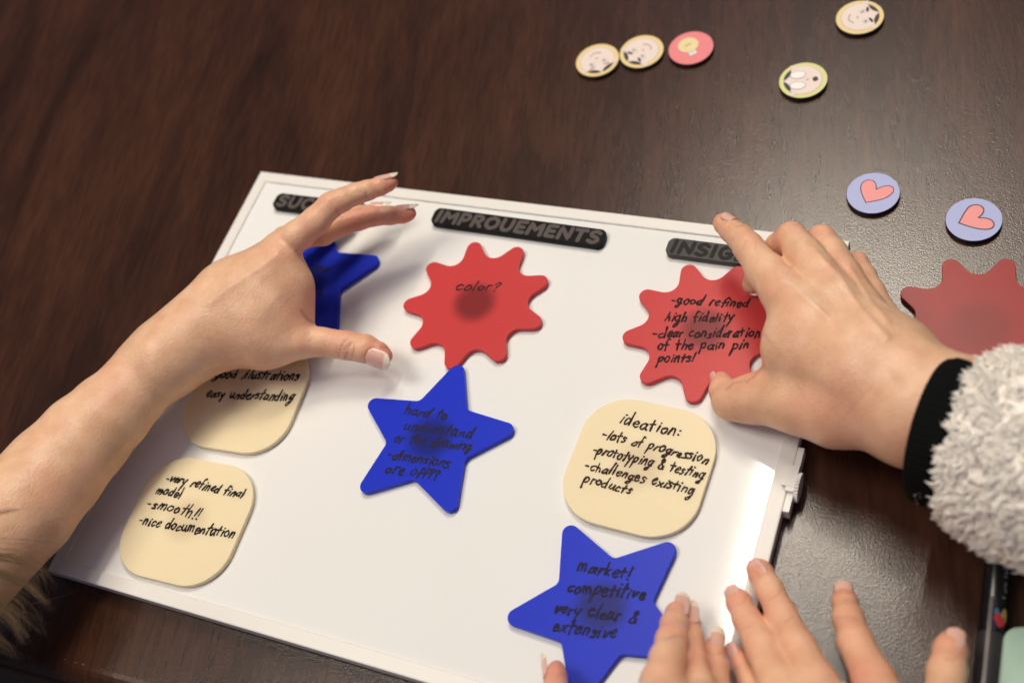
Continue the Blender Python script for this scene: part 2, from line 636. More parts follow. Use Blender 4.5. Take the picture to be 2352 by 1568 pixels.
prof = [(0.0, -.036), (-.0015, -.034)]
R_E = .012
for k in range(9):
    a = k / 8 * math.pi / 2
    prof.append((R_E * (1 - math.sin(a)) * 1.0 - .0095 - .0025, -R_E * .75 + R_E * .75 * math.cos(math.pi / 2 - a) if False else -R_E * (1 - math.sin(a)) ))
prof = [(-.012, -.036)] + [(-.012 + .012 * (1 - math.cos(k / 8 * math.pi / 2)), -.012 + .012 * math.sin(k / 8 * math.pi / 2)) for k in range(9)]
mb = MB()
V, F = [], []
for a in (-1.0, 2.4):
    for b, z in prof + [(2.6, 0.0), (2.6, -.036)]:
        V.append(T(a, b, z))
n = len(prof) + 2
for k in range(n):
    F.append((k, (k + 1) % n, n + (k + 1) % n, n + k))
F += [tuple(range(n)), tuple(range(2 * n - 1, n - 1, -1))]
top = mesh_obj("tabletop", V, F, M['wood'])
bm = bmesh.new(); bm.from_mesh(top.data); bmesh.ops.recalc_face_normals(bm, faces=bm.faces); bm.to_mesh(top.data); bm.free()
tag(top, "dark brown wooden tabletop with satin grain and rounded front edge", "table", kind="structure")
rng = random.Random(4)
# worn flecks along the front edge are part of the top
mb = MB()
for k in range(26):
    a = rng.uniform(-.02, .16)
    L = rng.choice([.001, .0015, .002, .005])
    b = .0002 + rng.uniform(-.0003, .0004)
    hw = rng.uniform(.0001, .00028)
    mb.add([T(a, b - hw, .00006), T(a + L, b - hw * .6, .00006), T(a + L * .9, b + hw, .00006), T(a, b + hw * .7, .00006)], [(0, 1, 2, 3)])
tw = mb.build("worn_fleck", [M['worn']], top)
tw["kind"] = "stuff"
fl = MB()
fl.add([(-4, -4, -.74), (4, -4, -.74), (4, 5, -.74), (-4, 5, -.74)], [(0, 1, 2, 3)])
tag(fl.build("floor", [M['floor']]), "dark floor far below the table edge", "floor", kind="structure")

# ------------------------------------------------------------------ whiteboard
board = empty("whiteboard", U(BW / 2, BH / 2, 0))
tag(board, "white framed tabletop whiteboard lying on the dark table, carrying notes", "whiteboard")
RIM = 8.0
rb = MB()
# rim profile across its width (distance from outer edge in mm, height)
rp = [(1.2, .0015), (.25, .0025), (0, .0035), (0, .0100), (.2, .0105), (.8, .0107), (7.4, .0112), (7.8, .0108), (8.0, .0099)]
cor = [(0, 0), (BW, 0), (BW, BH), (0, BH)]
sg = [(1, 1), (-1, 1), (-1, -1), (1, -1)]
for s in range(4):
    V, F = [], []
    for (cx, cy), (sx, sy) in ((cor[s], sg[s]), (cor[(s + 1) % 4], sg[(s + 1) % 4])):
        for d, z in rp:
            V.append(U(cx + sx * d, cy + sy * d, z))
    k = len(rp)
    for i in range(k - 1):
        F.append((i, i + 1, k + i + 1, k + i))
    rb.add(V, F)
rim = rb.build("frame", [M['white_plastic']], board)
# sheet: flat, rolling down a little along its right margin
cols = [7.9] + list(np.linspace(20, 340, 9)) + [346, 350, 354, 357, 360, 363, 366, 369, 372.1]
V, F = [], []
for u in cols:
    t = max(0, (u - 348) / 24.0)
    for v in (7.9, BH - 7.9):
        V.append(U(u, v, Z_SHEET))
for i in range(len(cols) - 1):
    F.append((2 * i, 2 * i + 1, 2 * i + 3, 2 * i + 2))
sheet = mesh_obj("writing_surface", V, F, M['whiteboard'], board, smooth=True)
bb = MB()
box_pts(bb, U, 2.2, BW - 2.2, 2.2, BH - 2.2, .0002, .0080)
bb.build("backing", [M['dark_back']], board)
sl = MB()
box_pts(sl, U, 380.3, 383.4, 126, 160.5, .0035, .0112)
slide = sl.build("slide_clip", [M['white_plastic']], board)
sk = MB()
box_pts(sk, U, 377.2, 383.6, 137.0, 148.0, .0113, .0136)
box_pts(sk, U, 379.4, 383.6, 148.0, 150.5, .0113, .0134)
sk.build("latch", [M['white_plastic']], slide)
gw = MB()
nt_ = 30
V, F = [], []
for u in (383.5, 385.4):
    for k in range(nt_ * 2):
        r = (7.3 if k % 2 else 6.5)
        a = k / (nt_ * 2) * 2 * math.pi
        V.append(U(u, 145.5 + r * math.cos(a), .0078 + r * .001 * math.sin(a)))
nn = nt_ * 2
for k in range(nn):
    F.append((k, (k + 1) % nn, nn + (k + 1) % nn, nn + k))
F += [tuple(range(nn - 1, -1, -1)), tuple(range(nn, 2 * nn))]
gw.add(V, F)
gw.build("thumb_wheel", [M['white_plastic']], slide)

# ------------------------------------------------------------------ handwriting
G = {
 'a': (.80, [[(.62, .82), (.38, 1.0), (.08, .62), (.10, .12), (.36, .05), (.62, .62), (.66, .95)], [(.64, .9), (.60, .35), (.74, .02)]]),
 'c': (.66, [[(.58, .86), (.34, 1.0), (.06, .55), (.20, .04), (.60, .18)]]),
 'd': (.82, [[(.60, .80), (.36, .98), (.07, .55), (.16, .04), (.48, .22), (.62, .7)], [(.72, 1.95), (.64, .9), (.62, .0)]]),
 'e': (.68, [[(.10, .48), (.56, .66), (.44, .99), (.12, .78), (.10, .25), (.34, .0), (.62, .20)]]),
 'f': (.56, [[(.66, 1.80), (.44, 1.95), (.28, 1.45), (.24, .6), (.18, -.05)], [(.00, .86), (.54, .98)]]),
 'g': (.80, [[(.60, .84), (.36, 1.0), (.07, .62), (.16, .12), (.46, .22), (.62, .85)], [(.66, .98), (.58, .1), (.44, -.72), (.14, -.92), (.06, -.62), (.40, -.28), (.72, .02)]]),
 'h': (.76, [[(.16, 1.95), (.10, 1.0), (.08, .0)], [(.10, .55), (.36, .98), (.56, .78), (.58, .0)]]),
 'i': (.34, [[(.18, .95), (.14, .0)], [(.24, 1.42), (.25, 1.46)]]),
 'k': (.70, [[(.16, 1.95), (.10, .0)], [(.56, 1.0), (.12, .45)], [(.14, .5), (.60, .0)]]),
 'l': (.34, [[(.20, 2.0), (.14, .9), (.14, .0)]]),
 'm': (1.10, [[(.12, .98), (.08, .0)], [(.10, .55), (.32, .98), (.48, .70), (.46, .05)], [(.48, .55), (.72, .98), (.90, .70), (.92, .0)]]),
 'n': (.76, [[(.14, .98), (.08, .0)], [(.10, .5), (.36, .98), (.56, .78), (.58, .0)]]),
 'o': (.74, [[(.36, 1.0), (.08, .66), (.12, .12), (.40, .02), (.62, .40), (.56, .88), (.30, 1.0)]]),
 'p': (.78, [[(.16, .98), (.08, .0), (.02, -.95)], [(.10, .6), (.36, 1.02), (.64, .74), (.52, .22), (.14, .10)]]),
 'r': (.58, [[(.14, .98), (.08, .0)], [(.10, .5), (.28, .92), (.54, .95)]]),
 's': (.60, [[(.54, .90), (.28, 1.0), (.12, .76), (.42, .50), (.44, .12), (.06, .02)]]),
 't': (.60, [[(.30, 1.75), (.24, .7), (.22, .02)], [(.00, 1.02), (.56, 1.12)]]),
 'u': (.78, [[(.10, .96), (.08, .30), (.30, .02), (.56, .40), (.62, .95)], [(.62, .9), (.60, .3), (.74, .02)]]),
 'v': (.66, [[(.06, .98), (.26, .02), (.58, 1.0)]]),
 'w': (.96, [[(.06, .96), (.20, .04), (.44, .78), (.62, .04), (.88, .98)]]),
 'x': (.68, [[(.08, .96), (.58, .02)], [(.58, .98), (.04, .0)]]),
 'y': (.72, [[(.08, .98), (.16, .45), (.38, .40), (.60, .98)], [(.64, 1.05), (.40, .1), (.10, -.90)]]),
 '-': (.62, [[(.06, .62), (.44, .58)]]),
 '!': (.40, [[(.26, 1.85), (.16, .55)], [(.12, .04), (.13, .08)]]),
 '?': (.66, [[(.10, 1.50), (.34, 1.90), (.62, 1.60), (.34, 1.05), (.28, .55)], [(.24, .04), (.25, .08)]]),
 ':': (.40, [[(.22, .98), (.23, .94)], [(.16, .22), (.17, .18)]]),
 '&': (.90, [[(.80, .05), (.30, 1.35), (.48, 1.85), (.66, 1.45), (.16, .60), (.22, .05), (.60, .10), (.80, .62)]]),
 ' ': (.62, []),
}


def write_line(mb, text, a, b, xh, w, z, place, slant=.18, seed=0, gap=.14, bow=0.0):
    """one handwritten line between two baseline points (mm in board coordinates)"""
    rn = random.Random(hash(text) % 1 + seed * 7.13 + len(text))
    a, b = np.asarray(a, float), np.asarray(b, float)
    tot = sum(G[c][0] + gap for c in text) - gap
    L = np.linalg.norm(b - a)
    d = (b - a) / L
    up = np.array([d[1], -d[0]])        # v grows downward
    sx = L / tot
    x = 0.0
    for c in text:
        adv, strokes = G[c]
        jy, js, jr = rn.uniform(-.17, .17), rn.uniform(.80, 1.18), rn.uniform(-.13, .15)
        for s in strokes:
            pts = []
            for (gx, gy) in s:
                gy2 = gy * js + jy
                gx2 = gx + gy * (slant + jr) * xh / sx + rn.uniform(-.06, .06)
                gy2 += rn.uniform(-.06, .06)
                tt = (x + gx) / tot
                pts.append(a + d * (x + gx2) * sx + up * (gy2 * xh + bow * 4 * tt * (1 - tt)))
            ink_stroke(mb, pts, w * rn.uniform(.78, 1.08), z, .00005, place, vary=.2, rnd=rn.uniform(0, 6))
        x += adv + gap


def big_letter_strokes():
    S = {}
    S['I'] = (.34, [[(.17, .06), (.17, .94)]])
    S['M'] = (1.0, [[(.10, .05), (.14, .93), (.50, .40), (.86, .93), (.90, .05)]])
    S['P'] = (.74, [[(.14, .05), (.14, .92)], [(.14, .90), (.48, .90), (.64, .68), (.48, .44), (.16, .42)]])
    S['R'] = (.80, [[(.14, .05), (.14, .92)], [(.14, .90), (.48, .90), (.64, .70), (.48, .48), (.16, .46)], [(.40, .45), (.68, .06)]])
    S['O'] = (.90, [[(.45, .93), (.14, .72), (.14, .28), (.45, .07), (.76, .28), (.76, .72), (.45, .93)]])
    S['U'] = (.84, [[(.13, .93), (.13, .40), (.24, .12), (.42, .07), (.60, .12), (.71, .40), (.71, .93)]])
    S['E'] = (.72, [[(.62, .92), (.14, .92), (.14, .08), (.62, .08)], [(.14, .50), (.54, .50)]])
    S['N'] = (.86, [[(.12, .05), (.12, .93), (.74, .07), (.74, .93)]])
    S['T'] = (.80, [[(.08, .90), (.72, .90)], [(.40, .90), (.40, .05)]])
    S['S'] = (.72, [[(.62, .82), (.40, .94), (.14, .80), (.20, .58), (.52, .44), (.62, .24), (.40, .06), (.10, .16)]])
    S['C'] = (.78, [[(.68, .80), (.46, .94), (.16, .76), (.12, .40), (.30, .10), (.50, .07), (.70, .22)]])
    S['G'] = (.84, [[(.68, .80), (.46, .94), (.16, .76), (.12, .40), (.30, .10), (.52, .07), (.70, .22), (.70, .44), (.46, .44)]])
    S['H'] = (.84, [[(.13, .05), (.13, .93)], [(.71, .05), (.71, .93)], [(.13, .50), (.71, .50)]])
    return S


BL = big_letter_strokes()
SHARP = set("MENTHI")


def title_tile(u0, u1, v0, v1, rot, text, label, lw=1.2, slant=.06, letter="grey_letter", base="black_tile"):
    cx, cy = (u0 + u1) / 2, (v0 + v1) / 2
    hw, hh = (u1 - u0) / 2, (v1 - v0) / 2
    c, s = math.cos(rot), math.sin(rot)
    pl = lambda x, y, z: U(cx + x * c - y * s, cy + x * s + y * c, z)
    root = empty("title_bar", U(cx, cy, Z_SHEET))
    tag(root, label, "title bar", "black word bars along the top of the whiteboard")
    O = fillet([(-hw, -hh), (hw, -hh), (hw, hh), (-hw, hh)], [4.0])
    plate(O, pl, Z_SHEET + .0001, Z_SHEET + .0040, .0003, "bar", M[base], root)
    tot = sum(BL[ch][0] + .10 for ch in text) - .10
    h = hh * 2 * .72
    x0, x1 = -hw + 2.6, hw - 2.8
    sx = (x1 - x0) / tot
    x = 0
    lb = MB()
    for ch in text:
        adv, st = BL[ch]
        for stroke in st:
            pts = [np.array([x0 + (x + gx) * sx + (gy - .5) * slant * h * 2, hh * .70 - gy * h]) for gx, gy in stroke]
            if ch in SHARP:
                seg = []
                for i in range(len(pts) - 1):
                    for k in range(5):
                        seg.append(pts[i] + (pts[i + 1] - pts[i]) * k / 5)
                seg.append(pts[-1])
                pts = seg
                ink_stroke(lb, pts, lw, Z_SHEET + .00402, .00012, pl, smooth=False)
            else:
                ink_stroke(lb, pts, lw, Z_SHEET + .00402, .00012, pl)
        x += adv + .10
    lb.build("lettering", [M[letter]], root)
    return root


title_tile(24.0, 90.0, 17.0, 29.0, math.radians(-.3), "SUCCESS", "black word bar beginning SUC, its rest behind the long-nailed hand")
title_tile(136.8, 247.6, 14.0, 26.2, math.radians(.6), "IMPROUEMENTS", "black word bar reading IMPROUEMENTS, fully in view at the board's top", 1.25)
title_tile(284.2, 352.0, 14.3, 26.0, math.radians(.2), "INSIGHTS", "black word bar reading INSIG, its end under the index finger", letter="faint_letter", base="satin_tile")

# ------------------------------------------------------------------ notes
NOTE_T, NOTE_GAP = .0034, .0003


def star_outline():
    pts = []
    for k in range(5):
        a = math.radians(72 * k)
        pts.append((52.0 * math.cos(a), 52.0 * math.sin(a)))
        a += math.radians(36)
        pts.append((24.7 * math.cos(a), 24.7 * math.sin(a)))
    return fillet(pts, [4.3, 4.0])


def gear_outline():
    pts = []
    for k in range(9):
        a = math.radians(40 * k)
        pts.append((53.0 * math.cos(a), 53.0 * math.sin(a)))
        a += math.radians(20)
        pts.append((27.3 * math.cos(a), 27.3 * math.sin(a)))
    return fillet(pts, [4.5, 7.0])


def round_square(w=71.0, h=71.0, r=23.5):
    # gently bowed sides
    O = fillet([(-w / 2, -h / 2), (w / 2, -h / 2), (w / 2, h / 2), (-w / 2, h / 2)], [r], 14)
    return O


def note(name, outline, c_uv, rot, mat, label, cat, lines=(), ink=None, base_z=Z_SHEET, xh=3.0, w=.5, tilt=None, group=None, zoomf=None):
    """sheet note: a thing whose parts are plate, magnet and handwriting"""
    z0 = base_z + NOTE_GAP
    z1 = z0 + NOTE_T
    pc_ = project(U(c_uv[0], c_uv[1], base_z + .0045)[None])[0]      # measured at this height in the photo
    c_uv = px2uv(pc_, z1)
    cw = U(c_uv[0], c_uv[1], base_z)
    root = empty(name, cw)
    tag(root, label, cat, group)
    c, s = math.cos(rot), math.sin(rot)
    pl = lambda x, y, z: U(c_uv[0] + x * c - y * s, c_uv[1] + x * s + y * c, z)
    plate(outline, pl, z0, z1, .00035, "plate", mat, root)
    plate(ellipse(0, 0, 12.5, 12.5, 40), pl, base_z + .00005, z0 - .00005, .0001, "magnet", M['magnet'], root)
    if lines:
        hb = MB()
        for i, ln in enumerate(lines):
            txt, a, b = ln[:3]
            x_h = ln[3] if len(ln) > 3 else xh
            bow = ln[4] if len(ln) > 4 else 0
            qa, qb = px2uv(zoomf(*a), z1), px2uv(zoomf(*b), z1)
            write_line(hb, txt, qa, qb, x_h, w, z1 + .00004, U, seed=i + len(name), bow=bow)
        hb.build("handwriting", [ink], root)
    return root


STAR, GEAR, SQ = star_outline(), gear_outline(), round_square()
Z1 = zoom(900, 600, 1200, 1882)
ZC1 = zoom(2220, 1560, 700, 1770)
ZC2 = zoom(450, 1800, 600, 1651)
ZC3 = zoom(700, 1400, 600, 2091)
ZS2 = zoom(1400, 1430, 700, 1689)
ZS3 = zoom(2000, 2080, 750, 1806)
ZG2 = zoom(2450, 1020, 700, 1770)

note("star_note", STAR, (74.5, 77.5), math.radians(-28.0), M['blue'],
     "blue acrylic star note lying half hidden behind the long-nailed left hand", "note", zoomf=Z1, ink=M['ink_blue'], xh=3.2,
     lines=[("od", (560, 748), (645, 770)), ("esh", (500, 922), (600, 926))], w=.55, group="blue star notes on the board")
note("star_note", STAR, (192.4, 161.75), math.radians(-90.5), M['blue'],
     "blue acrylic star note reading hard to understand, in the middle of the board", "note", zoomf=ZS2, ink=M['ink_blue'], xh=3.3, w=.58,
     lines=[("hard to", (520, 545), (930, 595)), ("understand", (512, 692), (1175, 778)), ("or the drawing", (415, 808), (1165, 895)),
            ("-dimensions", (352, 962), (950, 1062)), ("are off??", (340, 1103), (845, 1172))], group="blue star notes on the board")
note("star_note", STAR, (310.3, 228.4), math.radians(-129.0), M['blue'],
     "blue acrylic star note reading market, touched by a fingertip at the board's bottom", "note", zoomf=ZS3, ink=M['ink_blue'], xh=3.5, w=.60,
     lines=[("market!", (735, 485), (1250, 570)), ("competitive", (640, 688), (1390, 760)), ("very clear &", (512, 885), (1310, 985)),
            ("extensive", (500, 1062), (1110, 1140))], group="blue star notes on the board")
note("splat_note", GEAR, (186.2, 75.6), math.radians(-111.2), M['red'],
     "red nine lobed acrylic note reading color, below the middle word bar", "note", zoomf=Z1, ink=M['ink_black'], xh=3.6, w=.50,
     lines=[("color?", (1447, 876), (1712, 890))], group="red nine lobed notes")
note("splat_note", GEAR, (318.6, 70.1), math.radians(-116.8), M['red'],
     "red nine lobed acrylic note reading good refined, gripped by the sleeved hand", "note", zoomf=ZG2, ink=M['ink_red'], xh=3.2, w=.55,
     lines=[("-good refined", (585, 490), (1375, 528)), ("high fidelity", (525, 665), (1215, 672)), ("-clear consideration", (405, 832), (1490, 826)),
            ("of the pain pin", (452, 955), (1375, 945)), ("points!", (452, 1082), (825, 1082))], group="red nine lobed notes")
# the loose one on the table: position measured in world millimetres
q = np.array([0.2144, 0.2721, 0]) - BTL
g3 = (1000 * q @ BE, -1000 * q @ BN)
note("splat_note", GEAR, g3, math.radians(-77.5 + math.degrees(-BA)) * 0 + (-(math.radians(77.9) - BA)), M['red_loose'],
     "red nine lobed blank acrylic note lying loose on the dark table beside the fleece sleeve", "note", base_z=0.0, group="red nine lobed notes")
note("square_note", SQ, (307.0, 153.5), math.radians(1.8), M['cream'],
     "cream rounded square note reading ideation, right part of the board", "note", zoomf=ZC1, ink=M['ink_brown'], xh=3.0, w=.52,
     lines=[("ideation:", (645, 332), (1262, 475), 3.6), ("-lots of progression", (470, 480), (1540, 742)), ("-prototyping & testing", (370, 632), (1500, 892)),
            ("-challenges existing", (295, 790), (1400, 1052)), ("products", (282, 925), (760, 1050))], group="cream rounded square notes")
note("square_note", SQ, (72.3, 237.9), math.radians(-1.8), M['cream'],
     "cream rounded square note reading smooth, lowest at the board's left", "note", zoomf=ZC2, ink=M['ink_black'], xh=3.0, w=.55,
     lines=[("-very refined final", (575, 335), (1425, 525)), ("model", (468, 468), (740, 532)), ("-smooth!!", (370, 610), (945, 765), 3.4),
            ("-nice documentation", (275, 812), (1330, 970), 3.2)], group="cream rounded square notes")
note("square_note", SQ, (71.0, 159.0), math.radians(-3.5), M['cream'],
     "cream rounded square note reading easy understanding, in shade under the bare wrist", "note", zoomf=ZC3, ink=M['ink_black'], xh=3.2, w=.58,
     lines=[("good illustrations", (545, 385), (1715, 420)), ("easy understanding", (425, 655), (1640, 705))], group="cream rounded square notes")

# ------------------------------------------------------------------ little printed discs
DISC_R, DISC_T = 14.25, .0032


def disc_base(px_c, label, cat, group, topmat):
    w0 = P(px_c[0], px_c[1], DISC_T)
    root = empty("disc_token", (w0[0], w0[1], 0))
    tag(root, label, cat, group)
    pl = lambda x, y, z: np.array([w0[0] + x / 1000, w0[1] + y / 1000, z])
    plate(ellipse(0, 0, DISC_R, DISC_R, 72), pl, .0001, DISC_T - .00025, .00025, "backing", M['disc_edge'], root)
    plate(ellipse(0, 0, DISC_R - .15, DISC_R - .15, 72), pl, DISC_T - .00022, DISC_T, .0001, "printed_top", topmat, root)
    return root, w0


def frame2d(px_c, px_dir):
    a = P(px_c[0], px_c[1], DISC_T)
    b = P(px_c[0] + px_dir[0], px_c[1] + px_dir[1], DISC_T)
    return math.atan2(b[1] - a[1], b[0] - a[0])       # world angle of "up"


def face_disc(px_c, px_up, mood, border, label):
    root, w0 = disc_base(px_c, label, "disc", "cartoon face discs on the table", M[border])
    th = frame2d(px_c, px_up) - math.pi / 2
    c, s = math.cos(th), math.sin(th)
    R = DISC_R
    pl = lambda x, y, z: np.array([w0[0] + (x * c - y * s) * R / 1000, w0[1] + (x * s + y * c) * R / 1000, z])
    zt = DISC_T + .00006
    dz = .00006
    mats = [M['pr_face'], M['pr_shade'], M['pr_black'], M['pr_grey'], M['pr_white']]
    f = MB()
    flat_poly(f, ellipse(0, 0, .81, .81, 60), pl, zt, 1)
    flat_poly(f, ellipse(0, .02, .775, .775, 60), pl, zt + dz, 0)
    for sx in (-1, 1):                                   # ears over the border
        flat_poly(f, ellipse(sx * .76, .42, .095, .145, 20, sx * -.5), pl, zt + dz * 1.5, 1)
        flat_poly(f, ellipse(sx * .76, .42, .08, .13, 20, sx * -.5), pl, zt + dz * 2, 0)
    # two hair lobes meeting at a peak
    for sx in (-1, 1):
        lo, hi = (38, 88)
        arc = [(sx * .79 * math.cos(math.radians(a)), .02 + .79 * math.sin(math.radians(a))) for a in np.linspace(lo, hi, 10)]
        inner = [(sx * x, y) for x, y in ((.05, .755), (.16, .63), (.30, .545), (.43, .505), (.55, .50))]
        O = arc + inner
        if sx < 0:
            O = O[::-1]
        flat_poly(f, np.array(O), pl, zt + dz * 3, 2)
    tube = lambda pts, w, mi: ink_stroke(f, np.array(pts), w, zt + dz * 3, .00003, pl, mi)
    if mood == 'shock':
        for sx in (-1, 1):
            flat_poly(f, ellipse(sx * .30, .22, .225, .335, 36), pl, zt + dz * 3, 3)
            flat_poly(f, ellipse(sx * .30, .22, .20, .31, 36), pl, zt + dz * 4, 4)
            tube([(sx * .30 - .03, .33), (sx * .30, .25)], .012, 3)
        flat_poly(f, ellipse(0, -.50, .13, .115, 24), pl, zt + dz * 4, 2)
        tube([(-.03, -.14), (.02, -.22)], .025, 3)
    else:
        bm_, em = (2, 3) if mood == 'bold' else (3, 3)
        for sx in (-1, 1):
            O = ellipse(sx * .33, .40, .155, .062 if mood == 'bold' else .04, 24, sx * .25)
            flat_poly(f, O, pl, zt + dz * 3, bm_)
            flat_poly(f, ellipse(sx * .30, .16, .125, .10, 24), pl, zt + dz * 3, 3)
            flat_poly(f, ellipse(sx * .30, .16, .105, .08, 24), pl, zt + dz * 4, 4)
            flat_poly(f, ellipse(sx * .30 + .02, .17, .05, .05, 16), pl, zt + dz * 5, 2)
        tube([(-.05, -.08), (0, -.11), (.05, -.08)], .022, 3)
        tube([(-.26, -.34), (-.12, -.44), (.08, -.45), (.26, -.32)], .022, 3)
    f.build("face_print", mats, root)


Z8 = lambda x, y: (1263.3 + x * .4629, y * .4629)
face_disc(Z8(235, 299), (12, 32), 'faint', 'pr_yellow', "yellow rimmed face disc, leftmost on the table, face upside down")
face_disc(Z8(454, 256), (-42, 32), 'bold', 'pr_yellow', "yellow rimmed face disc touching another face disc and nearest the pink one")
face_disc(Z8(1537, 86), (50, -12), 'bold', 'pr_yellow', "yellow rimmed smiling face disc alone at the top edge")
face_disc(Z8(1256, 398), (-50, 4), 'shock', 'pr_green', "green rimmed face disc with wide white eyes and open mouth")

# light bulb disc
pc = Z8(699, 238)
root, w0 = disc_base(pc, "salmon pink disc printed with a yellow light bulb", "disc", "printed symbol discs on the table", M['pr_salmon'])
Z4c = zoom(2280, 100, 620, 2352)


def rel(zf, c):
    return lambda x, y: 1000 * (P(*zf(x, y), DISC_T) - c)[:2]


rl = rel(Z4c, w0)
plw = lambda x, y, z: np.array([w0[0] + x / 1000, w0[1] + y / 1000, z])
f = MB()
zt = DISC_T + .00006
th = frame2d(pc, (-85, -145))
bc = rl(1795, 310)
base_dir = (rl(1880, 455) - bc); base_dir /= np.linalg.norm(base_dir)
sd = np.array([-base_dir[1], base_dir[0]])
q0, q1 = bc + base_dir * 5.0, bc + base_dir * 9.6
flat_poly(f, np.array([q0 - sd * 2.7, q1 - sd * 2.6, q1 + sd * 2.6, q0 + sd * 2.7])[::1], plw, zt, 2)
flat_poly(f, np.array([q0 - sd * 2.4, q1 - base_dir * .3 - sd * 2.3, q1 - base_dir * .3 + sd * 2.3, q0 + sd * 2.4]), plw, zt + .00006, 3)
for k in (1.6, 3.0):
    ink_stroke(f, [q0 + base_dir * k - sd * 1.6, q0 + base_dir * k + sd * 1.6], .12, zt + .00012, .00003, plw, 2)
flat_poly(f, ellipse(bc[0], bc[1], 6.6, 6.6, 44), plw, zt + .00012, 1)
flat_poly(f, ellipse(bc[0], bc[1], 6.2, 6.2, 44), plw, zt + .00018, 0)
f2 = bc + base_dir * .6
ink_stroke(f, ellipse(f2[0], f2[1], 3.6, 3.6, 24)[:18], .14, zt + .00024, .00003, plw, 1)
for kx in (-1.0, 1.0):
    ink_stroke(f, [f2 + sd * (kx - .5) - base_dir * 1.0, f2 + sd * kx - base_dir * .2, f2 + sd * (kx + .5) - base_dir * 1.0], .22, zt + .00024, .00003, plw, 4)
f.build("bulb_print", [M['pr_bulb'], M['pr_shade'], M['pr_grey'], M['pr_white'], M['pr_black']], root)

Z6c = zoom(3350, 670, 700, 2352)
for (px_c, outline, label, lw) in (
    (Z8(1603, 957), [(380, 472), (330, 360), (311, 270), (345, 198), (420, 168), (490, 190), (518, 240), (520, 297), (600, 260), (690, 247), (742, 268), (755, 312), (722, 358), (640, 412), (500, 450)],
     "lilac disc printed with a pink heart, nearer the knuckles", .26),
    (Z8(2103, 1088), [(1630, 745), (1700, 620), (1770, 530), (1850, 502), (1920, 514), (1964, 560), (1955, 612), (1922, 650), (1892, 675), (2000, 683), (2072, 712), (2102, 760), (2086, 805), (2020, 830), (1900, 825), (1750, 787)],
     "lilac disc printed with a tilted pink heart, rightmost on the table", .36)):
    root, w0 = disc_base(px_c, label, "disc", "printed symbol discs on the table", M['pr_lilac'])
    rl = rel(Z6c, w0)
    plw = (lambda w: (lambda x, y, z: np.array([w[0] + x / 1000, w[1] + y / 1000, z])))(w0)
    ptsm = [rl(*t) for t in outline]
    # smooth two lobes separately so that tip and notch stay sharp
    ni = 7 if outline[0][0] == 380 else 8
    l1 = catmull(ptsm[:ni + 1], 5)
    l2 = catmull(ptsm[ni:] + [ptsm[0]], 5)
    O = np.vstack([l1[:-1], l2[:-1]])
    f = MB()
    flat_poly(f, O, plw, DISC_T + .00006, 0)
    ink_stroke(f, l1, lw, DISC_T + .0001, .00004, plw, 1, smooth=False)
    ink_stroke(f, l2, lw, DISC_T + .0001, .00004, plw, 1, smooth=False)
    f.build("heart_print", [M['pr_heart'], M['pr_line']], root)


